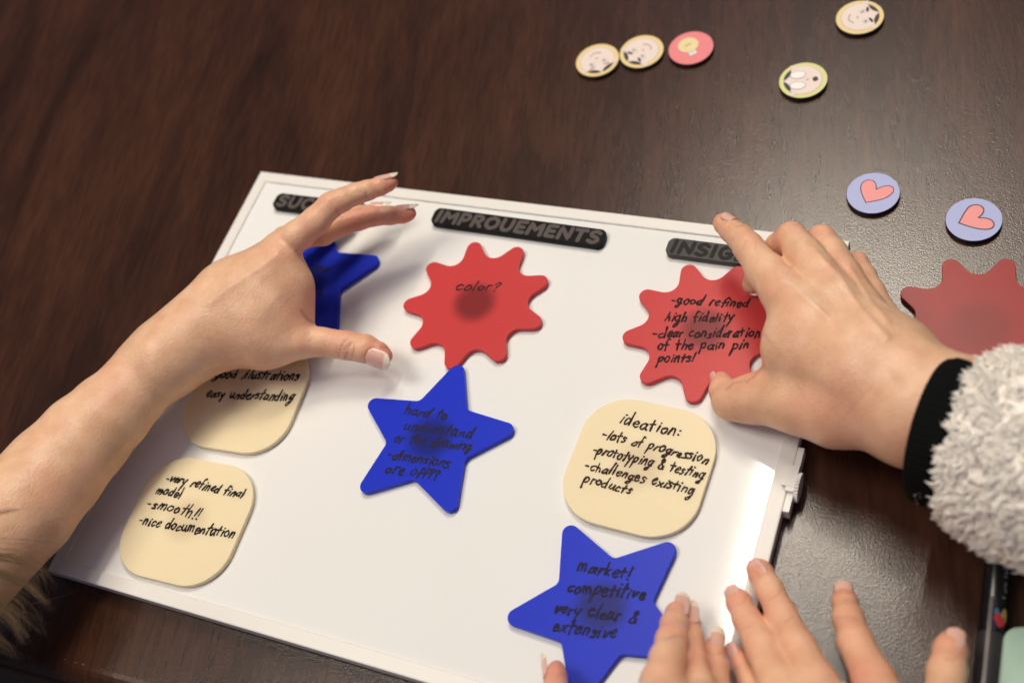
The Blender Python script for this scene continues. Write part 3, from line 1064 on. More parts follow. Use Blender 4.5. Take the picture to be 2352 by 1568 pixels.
# ------------------------------------------------------------------ hands: signed distance field + surface nets
def sdf_mesh(cones, h, clip=None):
    """cones: (p1,r1,p2,r2,k[,flat]) joined by a smooth union of blending radius k"""
    A = np.array([[*c[0]] for c in cones]); B = np.array([[*c[2]] for c in cones])
    R = np.array([max(c[1], c[3]) for c in cones])
    lo = np.minimum(A - R[:, None], B - R[:, None]).min(0) - .012
    hi = np.maximum(A + R[:, None], B + R[:, None]).max(0) + .012
    n = np.ceil((hi - lo) / h).astype(int) + 1
    D = np.full(n, .05, dtype=np.float32)
    for c in cones:
        p1, r1, p2, r2, k = np.asarray(c[0]), c[1], np.asarray(c[2]), c[3], c[4]
        rm = max(r1, r2) + k + 4 * h
        a0 = np.maximum(((np.minimum(p1, p2) - rm - lo) / h).astype(int), 0)
        a1 = np.minimum(((np.maximum(p1, p2) + rm - lo) / h).astype(int) + 2, n)
        gx, gy, gz = [(lo[i] + h * np.arange(a0[i], a1[i])).astype(np.float32) for i in range(3)]
        X, Y, Zg = gx[:, None, None], gy[None, :, None], gz[None, None, :]
        ba = p2 - p1
        l2 = float(ba @ ba) + 1e-12
        t = ((X - p1[0]) * ba[0] + (Y - p1[1]) * ba[1] + (Zg - p1[2]) * ba[2]) / l2
        np.clip(t, 0, 1, out=t)
        d = np.sqrt((X - p1[0] - t * ba[0]) ** 2 + (Y - p1[1] - t * ba[1]) ** 2 + (Zg - p1[2] - t * ba[2]) ** 2) - (r1 + (r2 - r1) * t)
        S = D[a0[0]:a1[0], a0[1]:a1[1], a0[2]:a1[2]]
        hh = np.maximum(k - np.abs(S - d), 0) / k
        S[...] = np.minimum(S, d) - hh * hh * (k * .25)
    if clip is not None:
        D = clip(D, lo, h)
    # surface nets
    ins = D < 0
    cor_ = [(i, j, k) for i in (0, 1) for j in (0, 1) for k in (0, 1)]
    cnt = np.zeros(np.array(n) - 1, dtype=np.int8)
    for i, j, k in cor_:
        cnt += ins[i:n[0] - 1 + i, j:n[1] - 1 + j, k:n[2] - 1 + k]
    cell = np.argwhere((cnt > 0) & (cnt < 8))
    vid = -np.ones(np.array(n) - 1, dtype=np.int64)
    vid[tuple(cell.T)] = np.arange(len(cell))
    acc = np.zeros((len(cell), 3)); num = np.zeros(len(cell))
    val = {c: D[cell[:, 0] + c[0], cell[:, 1] + c[1], cell[:, 2] + c[2]].astype(float) for c in cor_}
    for a in cor_:
        for ax in range(3):
            if a[ax] == 0:
                b = list(a); b[ax] = 1; b = tuple(b)
                va, vb = val[a], val[b]
                cr = (va < 0) != (vb < 0)
                t = np.where(cr, va / np.where(cr, va - vb, 1), 0)
                pos = np.array(a, float)[None, :].repeat(len(cell), 0)
                pos[:, ax] += t
                acc += pos * cr[:, None]
                num += cr
    V = lo + h * (cell + acc / num[:, None])
    F = []
    for ax in range(3):
        b, c = (ax + 1) % 3, (ax + 2) % 3
        sl0 = [slice(None)] * 3; sl1 = [slice(None)] * 3
        sl0[ax] = slice(0, n[ax] - 1); sl1[ax] = slice(1, n[ax])
        e = np.argwhere(ins[tuple(sl0)] != ins[tuple(sl1)])
        e = e[(e[:, b] > 0) & (e[:, c] > 0) & (e[:, b] < n[b] - 1) & (e[:, c] < n[c] - 1)]
        flip = ins[tuple(e.T)]
        q = []
        for db, dc in ((-1, -1), (0, -1), (0, 0), (-1, 0)):
            ee = e.copy(); ee[:, b] += db; ee[:, c] += dc
            q.append(vid[tuple(ee.T)])
        q = np.stack(q, 1)
        q[~flip] = q[~flip][:, ::-1]
        F.append(q)
    F = np.vstack(F)
    # light smoothing
    E = np.vstack([F[:, [0, 1]], F[:, [1, 2]], F[:, [2, 3]], F[:, [3, 0]]])
    for it in range(4):
        s = np.zeros_like(V); w = np.zeros(len(V))
        np.add.at(s, E[:, 0], V[E[:, 1]]); np.add.at(w, E[:, 0], 1)
        np.add.at(s, E[:, 1], V[E[:, 0]]); np.add.at(w, E[:, 1], 1)
        lam = .5 if it % 2 == 0 else -.52
        V = V + lam * (s / w[:, None] - V)
    return V, F


def vnormals(V, F):
    fn = np.cross(V[F[:, 2]] - V[F[:, 0]], V[F[:, 3]] - V[F[:, 1]])
    n = np.zeros_like(V)
    for k in range(4):
        np.add.at(n, F[:, k], fn)
    return n / (np.linalg.norm(n, axis=1)[:, None] + 1e-12)


def seg_dist2d(Q, pts):
    best = np.full(len(Q), 1e9)
    pts = np.asarray(pts, float)
    for a, b in zip(pts[:-1], pts[1:]):
        ba = b - a
        t = np.clip(((Q - a) @ ba) / (ba @ ba + 1e-9), 0, 1)
        best = np.minimum(best, np.linalg.norm(Q - a - t[:, None] * ba, axis=1))
    return best


class Hand:
    def __init__(s, zf, scale, dz=0.0):
        s.zf, s.sc, s.cones, s.red, s.dz = zf, scale, [], [], dz

    def pt(s, x, y, z, r, zf=None, sc=None):
        px = (zf or s.zf)(x, y)
        p = P(px[0], px[1], z + s.dz)
        return p, r * (sc or s.sc) * depth(p) / FPX

    def chain(s, pts, k=.002, zf=None, sc=None):
        q = [s.pt(*p, zf=zf, sc=sc) for p in pts]
        for (a, ra), (b, rb) in zip(q[:-1], q[1:]):
            s.cones.append((a, ra, b, rb, k))
        return q

    def mesh(s, name, root, h=.0009, creases=(), tints=(), pale=(), clip=None, ridges=()):
        V, F = sdf_mesh(s.cones, h, clip)
        nrm = vnormals(V, F)
        Q = project(V)
        vd = V - C_O
        front = np.clip(-(nrm * vd).sum(1) / np.linalg.norm(vd, axis=1), 0, 1)
        fr = np.clip(front * 3, 0, 1)
        col = np.zeros((len(V), 4), dtype=np.float32); col[:, 3] = 1
        disp = np.zeros(len(V))
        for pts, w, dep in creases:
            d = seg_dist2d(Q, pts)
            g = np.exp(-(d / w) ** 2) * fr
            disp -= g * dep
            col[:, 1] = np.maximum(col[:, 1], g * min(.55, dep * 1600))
        for pts, w, dep in ridges:
            d = seg_dist2d(Q, pts)
            disp += np.exp(-(d / w) ** 2) * fr * dep
        V = V + nrm * disp[:, None]
        for p, r, a in tints:
            d = np.linalg.norm(V - p, axis=1)
            col[:, 0] = np.maximum(col[:, 0], min(1, a * 1.2) * np.exp(-(d / r) ** 2))
        for pts, w, a in pale:
            d = seg_dist2d(Q, pts)
            col[:, 2] = np.maximum(col[:, 2], a * np.exp(-(d / w) ** 2) * fr)
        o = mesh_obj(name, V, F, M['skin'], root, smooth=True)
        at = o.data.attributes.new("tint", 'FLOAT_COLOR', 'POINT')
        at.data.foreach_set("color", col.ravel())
        return o


def unit(v):
    v = np.asarray(v, float)
    return v / (np.linalg.norm(v) + 1e-12)


VIEW = -_fw


def nail(root, base, tip, dors, r, half_w, L, over, point=.5, long=True, lift=.0002, tipdrop=0.0, arc=1.0):
    """curved nail plate. base/tip: finger axis points; dors: dorsal direction; r: finger radius there"""
    ax = unit(np.asarray(tip) - np.asarray(base))
    vw = unit(C_O - np.asarray(base))
    rx = unit(C_R - vw * (C_R @ vw))
    d = rx * dors[0] - np.cross(vw, rx) * dors[1] + vw * dors[2]
    d = unit(d - ax * (d @ ax))
    sd = np.cross(ax, d)
    ns, ntt = 18, 13
    V, F, mi = [], [], []
    tot = L + over
    for layer in (0, 1):
        for i in range(ns + 1):
            s_ = i / ns
            x = s_ * tot
            # outline: rounded at the root, tapering to the point on the free edge
            w = half_w
            if s_ < .18:
                w *= math.sqrt(max(.02, 1 - ((.18 - s_) / .18) ** 2)) * .6 + .4 * (s_ / .18) ** .5
            fe = L / tot
            if s_ > fe * .8:
                q = (s_ - fe * .8) / (1 - fe * .8)
                w *= max(.03, (1 - q ** 2.2) ** point)
            for j in range(ntt):
                t = -1 + 2 * j / (ntt - 1)
                a = t * w / r * arc
                rr = r + lift - (.00035 if layer else 0)
                drop = tipdrop * s_ ** 2
                p = np.asarray(base) + ax * x + d * (rr * math.cos(a) - drop) + sd * rr * math.sin(a)
                V.append(p)
    m1 = (ns + 1) * ntt
    for i in range(ns):
        for j in range(ntt - 1):
            a = i * ntt + j
            q = (a, a + 1, a + ntt + 1, a + ntt)
            F.append(q[::-1])
            mi.append(1 if (long and (i + .5) / ns * tot > L * .98) else 0)
            F.append(tuple(x + m1 for x in q))
            mi.append(mi[-1])
    rim_ = [j for j in range(ntt)] + [i * ntt + ntt - 1 for i in range(1, ns + 1)] + [ns * ntt + j for j in range(ntt - 2, -1, -1)] + [i * ntt for i in range(ns - 1, 0, -1)]
    for a, b in zip(rim_, rim_[1:] + rim_[:1]):
        F.append((a, b, b + m1, a + m1)); mi.append(0)
    return mesh_obj("fingernail", V, F, [M['nail'] if long else M['nail_short'], M['nail_tip']], root, smooth=True, mat_idx=mi)


def updir(dx, dy, toward):
    """direction mixing the picture axes (dx right, dy down) and toward the viewer"""
    return (dx, dy, toward)


# ---- A: bare left arm from the left
ZA = zoom(900, 600, 1200, 1882)
ZA2 = zoom(0, 1200, 1200, 1882)
ZK = zoom(1000, 650, 800, 2352)
SK = 800 / 2352 / 1.7415
SA = 1200 / 1882 / 1.7415
H = Hand(ZA, SA)
H.chain([(-900 + 0, 0, 0, 0)][0:0])
q = lambda *p: H.pt(*p)
# forearm
H.chain([(1060, 345, .052, 198), (930, 470, .051, 208), (830, 570, .050, 226), (690, 710, .050, 252), (536, 862, .050, 280), (340, 1080, .0525, 308), (135, 1310, .057, 334), (-420, 1800, .070, 410)], .0025, ZA2, SA)
_l = H.cones[-1]
H.cones.append((_l[2], _l[3], _l[2] + unit(_l[2] - _l[0]) * .20, _l[3] * 1.12, .0025))
H.chain([(965, 292, .050, 104), (890, 370, .050, 120)], .014, ZA2, SA)          # ulna head
wr = (1060, 345)
# wrist in ZA coordinates: subtract frame shift
sh = (0 - 900 / 1.7415) / SA, (1200 - 600) / 1.7415 / SA
wx, wy = 1060 + sh[0], 345 + sh[1]
H.chain([(wx, wy, .056, 190), (0, 930, .060, 172), (330, 700, .066, 132)], .012)        # index metacarpal
H.chain([(wx, wy, .054, 180), (60, 860, .056, 140), (330, 640, .060, 98)], .012)        # middle metacarpal
H.chain([(wx, wy + 40, .050, 180), (-30, 1120, .046, 205), (250, 1190, .042, 158), (470, 1196, .039, 118)], .012)   # thumb metacarpal
H.chain([(120, 1010, .052, 190), (330, 960, .050, 165), (395, 1010, .046, 108)], .014)  # first web
H.chain([(330, 760, .062, 140), (415, 850, .056, 98), (410, 990, .048, 86)], .012)
H.chain([(-150, 1150, .05, 200), (150, 1080, .050, 190)], .014)
# palm bulk on the far side
H.chain([(wx, wy - 20, .045, 160), (60, 850, .040, 120), (300, 660, .042, 90)], .012)
# thumb
th = H.chain([(470, 1196, .039, 112), (610, 1205, .036, 92), (765, 1225, .033, 91), (880, 1246, .031, 90), (965, 1274, .029, 70), (1000, 1290, .028, 52)], .0015)
# index (ZK coordinates)
ix = H.chain([(360, 1000, .066, 205), (560, 860, .072, 180), (770, 690, .076, 165), (945, 505, .078, 150), (1080, 440, .077, 136), (1240, 370, .075, 124), (1375, 330, .073, 117),
              (1530, 280, .071, 106), (1635, 245, .069, 88), (1668, 232, .0685, 66)], .002, ZK, SK)
# middle, behind and below
mdl = H.chain([(420, 930, .056, 160), (640, 860, .056, 150), (860, 830, .055, 145), (1090, 720, .053, 135), (1270, 672, .051, 128), (1460, 630, .049, 118), (1650, 625, .046, 108),
               (1800, 610, .044, 104), (1865, 600, .043, 84), (1880, 595, .0425, 70)], .0015, ZK, SK)
rg = H.chain([(400, 880, .046, 135), (800, 800, .044, 120), (1050, 690, .040, 112), (1250, 600, .036, 100), (1480, 575, .032, 86), (1560, 570, .031, 66)], .0015, ZK, SK)
pk = H.chain([(380, 900, .036, 115), (700, 820, .030, 100), (900, 730, .026, 92), (1080, 680, .022, 80), (1160, 660, .021, 62)], .0015, ZK, SK)
ZTH = zoom(1300, 1200, 350, 1829)
tz = lambda L: [ZTH(*p) for p in L]
kz = lambda L: [ZK(*p) for p in L]
cre = [(tz([(470, 790), (380, 900), (310, 1030), (285, 1170)]), 2.2, .00040), (tz([(600, 870), (500, 960), (400, 1010), (370, 1110)]), 1.8, .00026),
       (tz([(610, 900), (605, 1030), (570, 1180)]), 1.8, .00030), (tz([(470, 1090), (420, 1220)]), 2.2, .0004), (tz([(240, 960), (235, 1100)]), 1.8, .00018),
       (tz([(870, 1260), (850, 1180), (880, 1080), (950, 1005), (1050, 975), (1200, 975), (1340, 1010)]), 2.4, .00045),
       (tz([(550, 870), (520, 960), (470, 1050)]), 1.6, .00022),
       (kz([(1020, 570), (1050, 620), (1090, 640)]), 2.6, .00040), (kz([(1360, 350), (1365, 400), (1395, 440)]), 2.4, .00035),
       (kz([(850, 470), (930, 510), (960, 560)]), 1.6, .00014), (kz([(880, 440), (950, 480), (985, 520)]), 1.6, .00012),
       ([ZA(480, 1010), ZA(520, 1065), ZA(560, 1085)], 3.0, .0004)]
ti = [(th[-1][0], .012, .75), (th[-2][0], .012, .6), (ix[-1][0], .010, .75), (ix[-3][0], .010, .45), (mdl[-1][0], .012, .8), (mdl[-3][0], .012, .7), (mdl[4][0], .014, .55),
      (P(*ZK(900, 900), .066), .014, .5), (P(*ZA(330, 660), .07), .012, .30), (P(*ZA(440, 1000), .05), .014, .4), (P(*ZA(170, 1290), .04), .02, .3), (ix[3][0], .012, .3), (th[2][0], .012, .45)]
rootA = empty("person", (H.cones[0][0][0], H.cones[0][0][1], 0))
tag(rootA, "bare left forearm and hand with long pale nails, hovering over the board's left", "person")
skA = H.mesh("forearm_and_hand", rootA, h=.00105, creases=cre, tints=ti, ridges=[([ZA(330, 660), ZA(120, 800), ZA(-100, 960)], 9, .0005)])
up1 = updir(-.35, -.92, .15)
nail(rootA, P(*ZK(1490, 285), .0715), P(*ZK(1650, 238), .0685), updir(-.25, -.95, .28), .0053, .0042, .0084, .0056, .62, lift=.0003, tipdrop=.0010)
nail(rootA, P(*ZK(1735, 618), .0445), P(*ZK(1880, 600), .0425), updir(-.12, -.95, .25), .0054, .0042, .0072, .0056, .62, lift=.0003, tipdrop=.0009)
nail(rootA, P(*ZK(1420, 560), .033), P(*ZK(1560, 556), .031), updir(-.05, -.95, .2), .0043, .0040, .0075, .005, .62, lift=.0004)
nail(rootA, P(*ZTH(960, 1075), .0325), P(*ZTH(1330, 1180), .0300), updir(-.10, .45, .90), .0080, .0062, .0102, .0040, .55, lift=.0001, arc=1.0)

# hair wisps in the lower left corner
hr = random.Random(11)
hb = MB()
ZH = zoom(0, 1950, 400, 803)


def strand(pts, r0, mi=0):
    q = catmull(np.array(pts), 5)
    V, F = [], []
    for i, p in enumerate(q):
        t = unit(q[min(i + 1, len(q) - 1)] - q[max(i - 1, 0)])
        s1 = unit(np.cross(t, VIEW)); s2 = np.cross(t, s1)
        r = r0 * (1 - .85 * i / (len(q) - 1))
        for k in range(3):
            a = k * 2.094
            V.append(p + (s1 * math.cos(a) + s2 * math.sin(a)) * r)
    for i in range(len(q) - 1):
        for k in range(3):
            F.append((i * 3 + k, i * 3 + (k + 1) % 3, i * 3 + 3 + (k + 1) % 3, i * 3 + 3 + k))
    hb.add(V, F, mi)


def lock(a, c, b, n, spread, z, r=.00009):
    for _ in range(n):
        o = np.array([hr.gauss(0, spread), hr.gauss(0, spread)])
        tipo = np.array([hr.gauss(0, spread * .9), hr.gauss(0, spread * .9)]) + (np.array(b) - np.array(c)) * hr.uniform(-.5, .12)
        zz = z + hr.uniform(-.006, .010)
        pts = [P(*ZH(a[0] + o[0] * .7, a[1] + o[1] * .7), zz + .01), P(*ZH(c[0] + o[0], c[1] + o[1]), zz), P(*ZH(b[0] + tipo[0], b[1] + tipo[1]), zz - .012)]
        strand(pts, r * hr.uniform(.6, 1.3))


lock((-150, 640), (150, 730), (400, 940), 42, 24, .122, .00016)
lock((-150, 560), (180, 620), (340, 830), 16, 34, .12, .00014)
lock((-120, 520), (240, 590), (440, 820), 14, 30, .115, .00014)
lock((-120, 900), (60, 1010), (200, 1210), 52, 36, .122, .00016)
lock((-100, 820), (120, 950), (300, 1160), 20, 42, .115, .00014)
lock((-120, 700), (250, 960), (385, 1230), 6, 22, .105)
lock((-150, 230), (60, 190), (200, 155), 12, 9, .158, .00012)
lock((-150, 420), (150, 430), (540, 470), 4, 20, .125)
lock((-120, 1150), (40, 1260), (150, 1350), 26, 40, .11)
for a, c, b in (((150, 560), (330, 560), (465, 515)), ((250, 930), (420, 890), (630, 825)), ((100, 520), (300, 640), (440, 700)), ((130, 1000), (230, 1000), (340, 1050))):
    strand([P(*ZH(*a), .10), P(*ZH(*c), .095), P(*ZH(*b), .09)], .0001)
hairo = hb.build("hair", [M['hair']])
tag(hairo, "wispy light brown hair ends hanging at the lower left corner", "hair", kind="stuff")

# ---- B: right hand with fleece sleeve
ZB = zoom(2400, 800, 1200, 1882)
ZB5 = zoom(3000, 1200, 1096, 1562)
SB5 = 1096 / 1562 / 1.7415
H = Hand(ZB, SA)
ixb = H.chain([(1600, 1010, .062, 205), (1330, 740, .063, 165), (1150, 575, .061, 142), (1045, 455, .057, 122), (930, 295, .053, 92), (880, 235, .050, 82), (825, 192, .047, 70), (775, 150, .045, 57), (762, 138, .0445, 48)], .003)
mdb = H.chain([(1700, 960, .062, 200), (1480, 640, .063, 160), (1370, 480, .062, 135), (1280, 345, .060, 118), (1200, 235, .056, 96), (1120, 290, .046, 82), (1030, 400, .034, 76), (985, 480, .025, 72), (952, 530, .0215, 60)], .002)
rgb_ = H.chain([(1800, 950, .058, 185), (1620, 680, .058, 150), (1520, 480, .056, 122), (1450, 340, .052, 104), (1390, 245, .048, 88), (1320, 300, .038, 76), (1240, 400, .027, 66), (1190, 470, .021, 52)], .002)
pkb = H.chain([(1900, 960, .052, 170), (1760, 760, .050, 128), (1690, 590, .047, 100), (1650, 480, .043, 82), (1612, 395, .039, 68), (1540, 440, .031, 60), (1460, 520, .024, 54), (1420, 560, .021, 44)], .002)
wbx, wby = (1722.7 + .4029 * 1000 - 1378.2) / SA, (689 + .4029 * 630 - 459.4) / SA
for (x, y, z, r) in ((1600, 1010, .062, 215), (1700, 960, .062, 200), (1800, 950, .058, 185), (1890, 1000, .052, 170)):
    H.chain([(x, y, z, r), (wbx, wby - 10, .056, 262)], .014)
H.chain([(1700, 1150, .055, 260), (wbx - 100, wby, .054, 290)], .014)
H.chain([(1330, 740, .060, 150), (1230, 930, .052, 175), (1240, 1080, .046, 160)], .014)     # web
H.chain([(1600, 1100, .055, 230), (1350, 900, .056, 190)], .014)
thb = H.chain([(1800, 1330, .050, 235), (1480, 1330, .044, 200), (1230, 1275, .038, 165), (1060, 1235, .033, 140), (930, 1250, .028, 117), (820, 1258, .023, 114)], .010)
thb2 = H.chain([(820, 1258, .023, 114), (775, 1195, .0195, 86), (760, 1140, .0180, 66)], .003)
H.chain([(wbx, wby, .055, 280), (wbx + 250, wby + 30, .056, 300), (wbx + 560, wby + 80, .058, 320)], .014)
bz = lambda L: [ZB(*p) for p in L]
ZF = zoom(2700, 820, 750, 2352)
fz = lambda L: [ZF(*p) for p in L]
cre = [(fz([(770, 270), (830, 250), (880, 255)]), 2.0, .00022), (fz([(850, 560), (870, 480), (900, 440)]), 2.2, .0002), (fz([(990, 560), (1020, 520), (1010, 470)]), 2.0, .00015),
       (bz([(960, 1105), (920, 1140), (905, 1132)]), 2.2, .0004), (bz([(1015, 1050), (960, 1110)]), 2.4, .0004), (bz([(890, 1135), (830, 1150), (790, 1190)]), 2.6, .00025),
       (fz([(1470, 770), (1430, 830), (1400, 860)]), 2.6, .00012),
       ([ZB5(870, 480), ZB5(830, 440), ZB5(800, 400)], 11, .00012), (fz([(1420, 260), (1480, 235), (1540, 250)]), 2, .00012)]
ti = [(ixb[-1][0], .010, .55), (ixb[5][0], .008, .25), (mdb[4][0], .010, .42), (rgb_[4][0], .009, .45), (pkb[4][0], .008, .4), (ixb[4][0], .010, .22), (P(*ZB(1460, 480), .066), .010, .28),
      (P(*ZB(1100, 530), .07), .010, .22), (thb2[-1][0], .011, .5), (thb[-2][0], .014, .35), (mdb[6][0], .012, .6), (P(*ZB(1000, 1080), .04), .014, .4), (P(*ZB5(550, 620), .06), .02, .28), (P(*ZB(1350, 1000), .06), .02, .15)]
rg_ = [(fz([(1330, 950), (1470, 1000), (1640, 1160), (1900, 1400)]), 7, .0008), (bz([(1350, 330), (1500, 480), (1640, 700), (1800, 860)]), 8, .0008), (bz([(1560, 420), (1700, 640), (1800, 760)]), 7, .0006)]
rootB = empty("person", (H.cones[0][0][0], H.cones[0][0][1], 0))
tag(rootB, "right hand in a white fleece sleeve, gripping a red note by its edge", "person")
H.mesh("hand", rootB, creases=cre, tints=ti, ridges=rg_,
       pale=[(fz([(1380, 950), (1560, 1050), (1750, 1230)]), 10, .30), (fz([(880, 480), (960, 540), (980, 620)]), 9, .2), (bz([(1500, 430), (1560, 560)]), 9, .25)])
nail(rootB, P(*ZB(838, 165), .0492), P(*ZB(768, 122), .0470), updir(.22, -.90, .52), .0044, .0040, .0078, .0006, .4, False, lift=.0002)
nail(rootB, P(*ZB(770, 1175), .0195), P(*ZB(752, 1105), .0175), updir(-.93, -.05, .25), .0052, .0042, .0085, .0006, .4, False)

# sleeve
ax0, ax1 = P(2140, 985, .060), P(2640, 1115, .072)
axd = unit(ax1 - ax0)
s1 = unit(np.cross(axd, [0, 0, 1])); s2 = np.cross(s1, axd)
slv = random.Random(5)


def tube(rows, n, ribs=0, rib_amp=0.0):
    V, F = [], []
    for dist, r, sq in rows:
        for k in range(n):
            a = 2 * math.pi * k / n
            rr = r * (1 + (rib_amp * math.cos(a * ribs) if ribs else 0))
            V.append(ax0 + axd * dist + s1 * rr * math.cos(a) + s2 * rr * sq * math.sin(a))
    for i in range(len(rows) - 1):
        for k in range(n):
            F.append((i * n + k, i * n + (k + 1) % n, (i + 1) * n + (k + 1) % n, (i + 1) * n + k))
    return V, F


sleeve = empty("sleeve", (0, 0, 0))
sleeve.parent = rootB
sleeve.location = Vector(tuple(ax0)) - rootB.location
RC = 172 * depth(ax0) / FPX
V, F = tube([(.012, RC * .80, .92), (.002, RC * .90, .92), (-.0010, RC * .96, .92), (.0005, RC * 1.0, .92), (.004, RC * 1.03, .92), (.009, RC * 1.02, .92), (.0125, RC * .97, .92), (.0145, RC * 1.02, .92), (.020, RC * 1.10, .92), (.030, RC * 1.12, .92)], 260, 65, .006)
cuff = mesh_obj("cuff", V, F, M['knit'], sleeve, smooth=True)
RS = 238 * depth(ax0) / FPX
srow = [(.0125, RC * .98), (.015, RC * 1.10), (.024, RS * .92), (.040, RS * 1.02), (.060, RS * 1.05), (.085, RS * 1.08), (.115, RS * 1.12), (.150, RS * 1.15)]
fl = MB()
from mathutils import noise as mnoise
NA, ND = 300, 170
V, F = [], []
for i in range(ND):
    dd = .0125 + (.150 - .0125) * i / (ND - 1)
    r = np.interp(dd, [x[0] for x in srow], [x[1] for x in srow]) - .0012
    for k in range(NA):
        a = 2 * math.pi * k / NA
        q = Vector((dd * 1000, r * math.cos(a) * 1000, r * math.sin(a) * 1000))
        wv_ = mnoise.noise_vector(q * .16) * 2.2
        clump = abs(mnoise.noise((q + wv_) * .21)) * 1.7 + abs(mnoise.noise((q + wv_ * 1.6) * .52)) * .9 + mnoise.noise(q * 1.3) * .35
        rr = r + (.0016 - .0015 * (1 - min(1, clump * 1.5)) + .0004 * mnoise.noise(q * .9)) - .0012
        V.append(ax0 + axd * (dd + wv_.x * .0002) + s1 * rr * math.cos(a) + s2 * rr * .90 * math.sin(a))
for i in range(ND - 1):
    for k in range(NA):
        F.append((i * NA + k, i * NA + (k + 1) % NA, (i + 1) * NA + (k + 1) % NA, (i + 1) * NA + k))
fl.add(V, F, 1)
for _ in range(9000):
    dd = slv.uniform(.0135, .105)
    r = np.interp(dd, [x[0] for x in srow], [x[1] for x in srow]) - .0022
    a = slv.uniform(0, 2 * math.pi)
    nrm_ = s1 * math.cos(a) + s2 * math.sin(a)
    if nrm_ @ unit(C_O - ax0) < -.45:
        continue
    base = ax0 + axd * dd + s1 * r * math.cos(a) + s2 * r * .90 * math.sin(a)
    tang = np.cross(axd, nrm_)
    # clumps: neighbouring tufts lean the same way
    ph = math.sin(dd * 330 + 2.1 * math.sin(a * 5)) + math.sin(a * 17 + dd * 150)
    lean = unit(tang * (.8 * math.cos(ph * 2.0) + slv.gauss(0, .28)) + axd * (-.50 + .9 * math.sin(ph * 1.7) + slv.gauss(0, .28)))
    L = slv.uniform(.0030, .0062) * (.75 if dd < .016 else 1)
    w = slv.uniform(.0006, .00105)
    curl = unit(np.cross(lean, nrm_)) * slv.gauss(0, .45)
    c2 = unit(np.cross(lean, curl + 1e-3))
    ph2, tw_ = slv.uniform(0, 6.28), slv.uniform(2.2, 4.2)
    pts = []
    for i in range(6):
        t = i / 5
        hgt = .62 * math.sin(t * 1.8)
        pts.append(base + (nrm_ * hgt + lean * (.95 * t ** 1.5)) * L + (unit(curl) * math.cos(ph2 + tw_ * t) + c2 * math.sin(ph2 + tw_ * t)) * L * .17 * t)
    V, F = [], []
    for i, p in enumerate(pts):
        t = unit(pts[min(i + 1, 5)] - pts[max(i - 1, 0)])
        b1 = unit(np.cross(t, nrm_ + lean * .3)); b2 = np.cross(t, b1)
        rr = w * (1.0, 1.1, 1.0, .8, .5, .06)[i]
        for k in range(3):
            V.append(p + (b1 * math.cos(k * 2.094) + b2 * math.sin(k * 2.094) * .8) * rr)
    for i in range(5):
        for k in range(3):
            F.append((i * 3 + k, i * 3 + (k + 1) % 3, i * 3 + 3 + (k + 1) % 3, i * 3 + 3 + k))
    fl.add(V, F)
flo = fl.build("fleece", [M['fleece'], M['fleece_base']], sleeve, smooth=True)
lt = MB()
for _ in range(34):
    a = slv.uniform(-2.4, .2)
    dd = slv.uniform(.001, .016)
    r = RC * 1.035
    p = ax0 + axd * dd + s1 * r * math.cos(a) + s2 * r * .92 * math.sin(a)
    s = slv.uniform(.0002, .0005)
    V = [p + np.array([slv.gauss(0, s), slv.gauss(0, s), slv.gauss(0, s)]) for _k in range(6)]
    lt.add(V, [(0, 1, 2), (0, 2, 3), (0, 3, 4), (0, 4, 1), (5, 2, 1), (5, 3, 2), (5, 4, 3), (5, 1, 4)])
lo_ = lt.build("lint", [M['lint']], sleeve)
lo_["kind"] = "stuff"

# ---- C: left hand lying at the lower right
ZCc = zoom(2900, 1900, 1196, 2257)
SC = 1196 / 2257 / 1.7415
H = Hand(ZCc, SC)
mC = H.chain([(800, 1830, .056, 175), (690, 1560, .049, 152), (555, 1300, .040, 132), (425, 1045, .030, 113), (335, 860, .0235, 103), (270, 740, .0195, 93), (255, 715, .019, 84)], .0025)
rC = H.chain([(560, 1860, .052, 170), (400, 1560, .045, 142), (285, 1300, .036, 130), (165, 1085, .027, 100), (105, 960, .0215, 90), (88, 925, .0205, 80)], .0025)
pC = H.chain([(380, 1950, .044, 150), (270, 1720, .036, 112), (190, 1540, .028, 90), (120, 1420, .023, 76), (80, 1345, .0205, 68)], .0020)
iC = H.chain([(1230, 1850, .052, 185), (1120, 1540, .043, 160), (985, 1260, .032, 132), (930, 1080, .023, 114), (905, 960, .0165, 92), (900, 910, .014, 80)], .0025)
tC = H.chain([(1640, 2000, .055, 190), (1650, 1720, .048, 158), (1672, 1480, .040, 138), (1700, 1320, .0355, 120), (1715, 1265, .034, 100)], .0030)
for (x, y, z, r) in ((800, 1830, .056, 175), (560, 1860, .052, 170), (400, 1950, .044, 155), (1230, 1850, .052, 185)):
    H.chain([(x, y, z, r), (1130, 2450, .066, 300)], .014)
H.chain([(1640, 2000, .055, 190), (1400, 2300, .06, 230), (1150, 2500, .066, 290)], .014)
H.chain([(1130, 2450, .066, 290), (1300, 3000, .085, 320)], .014)
H.chain([(800, 1830, .054, 170), (1230, 1850, .050, 175)], .006)
H.chain([(800, 1860, .054, 160), (400, 1960, .044, 150)], .010)
cz = lambda L: [ZCc(*p) for p in L]
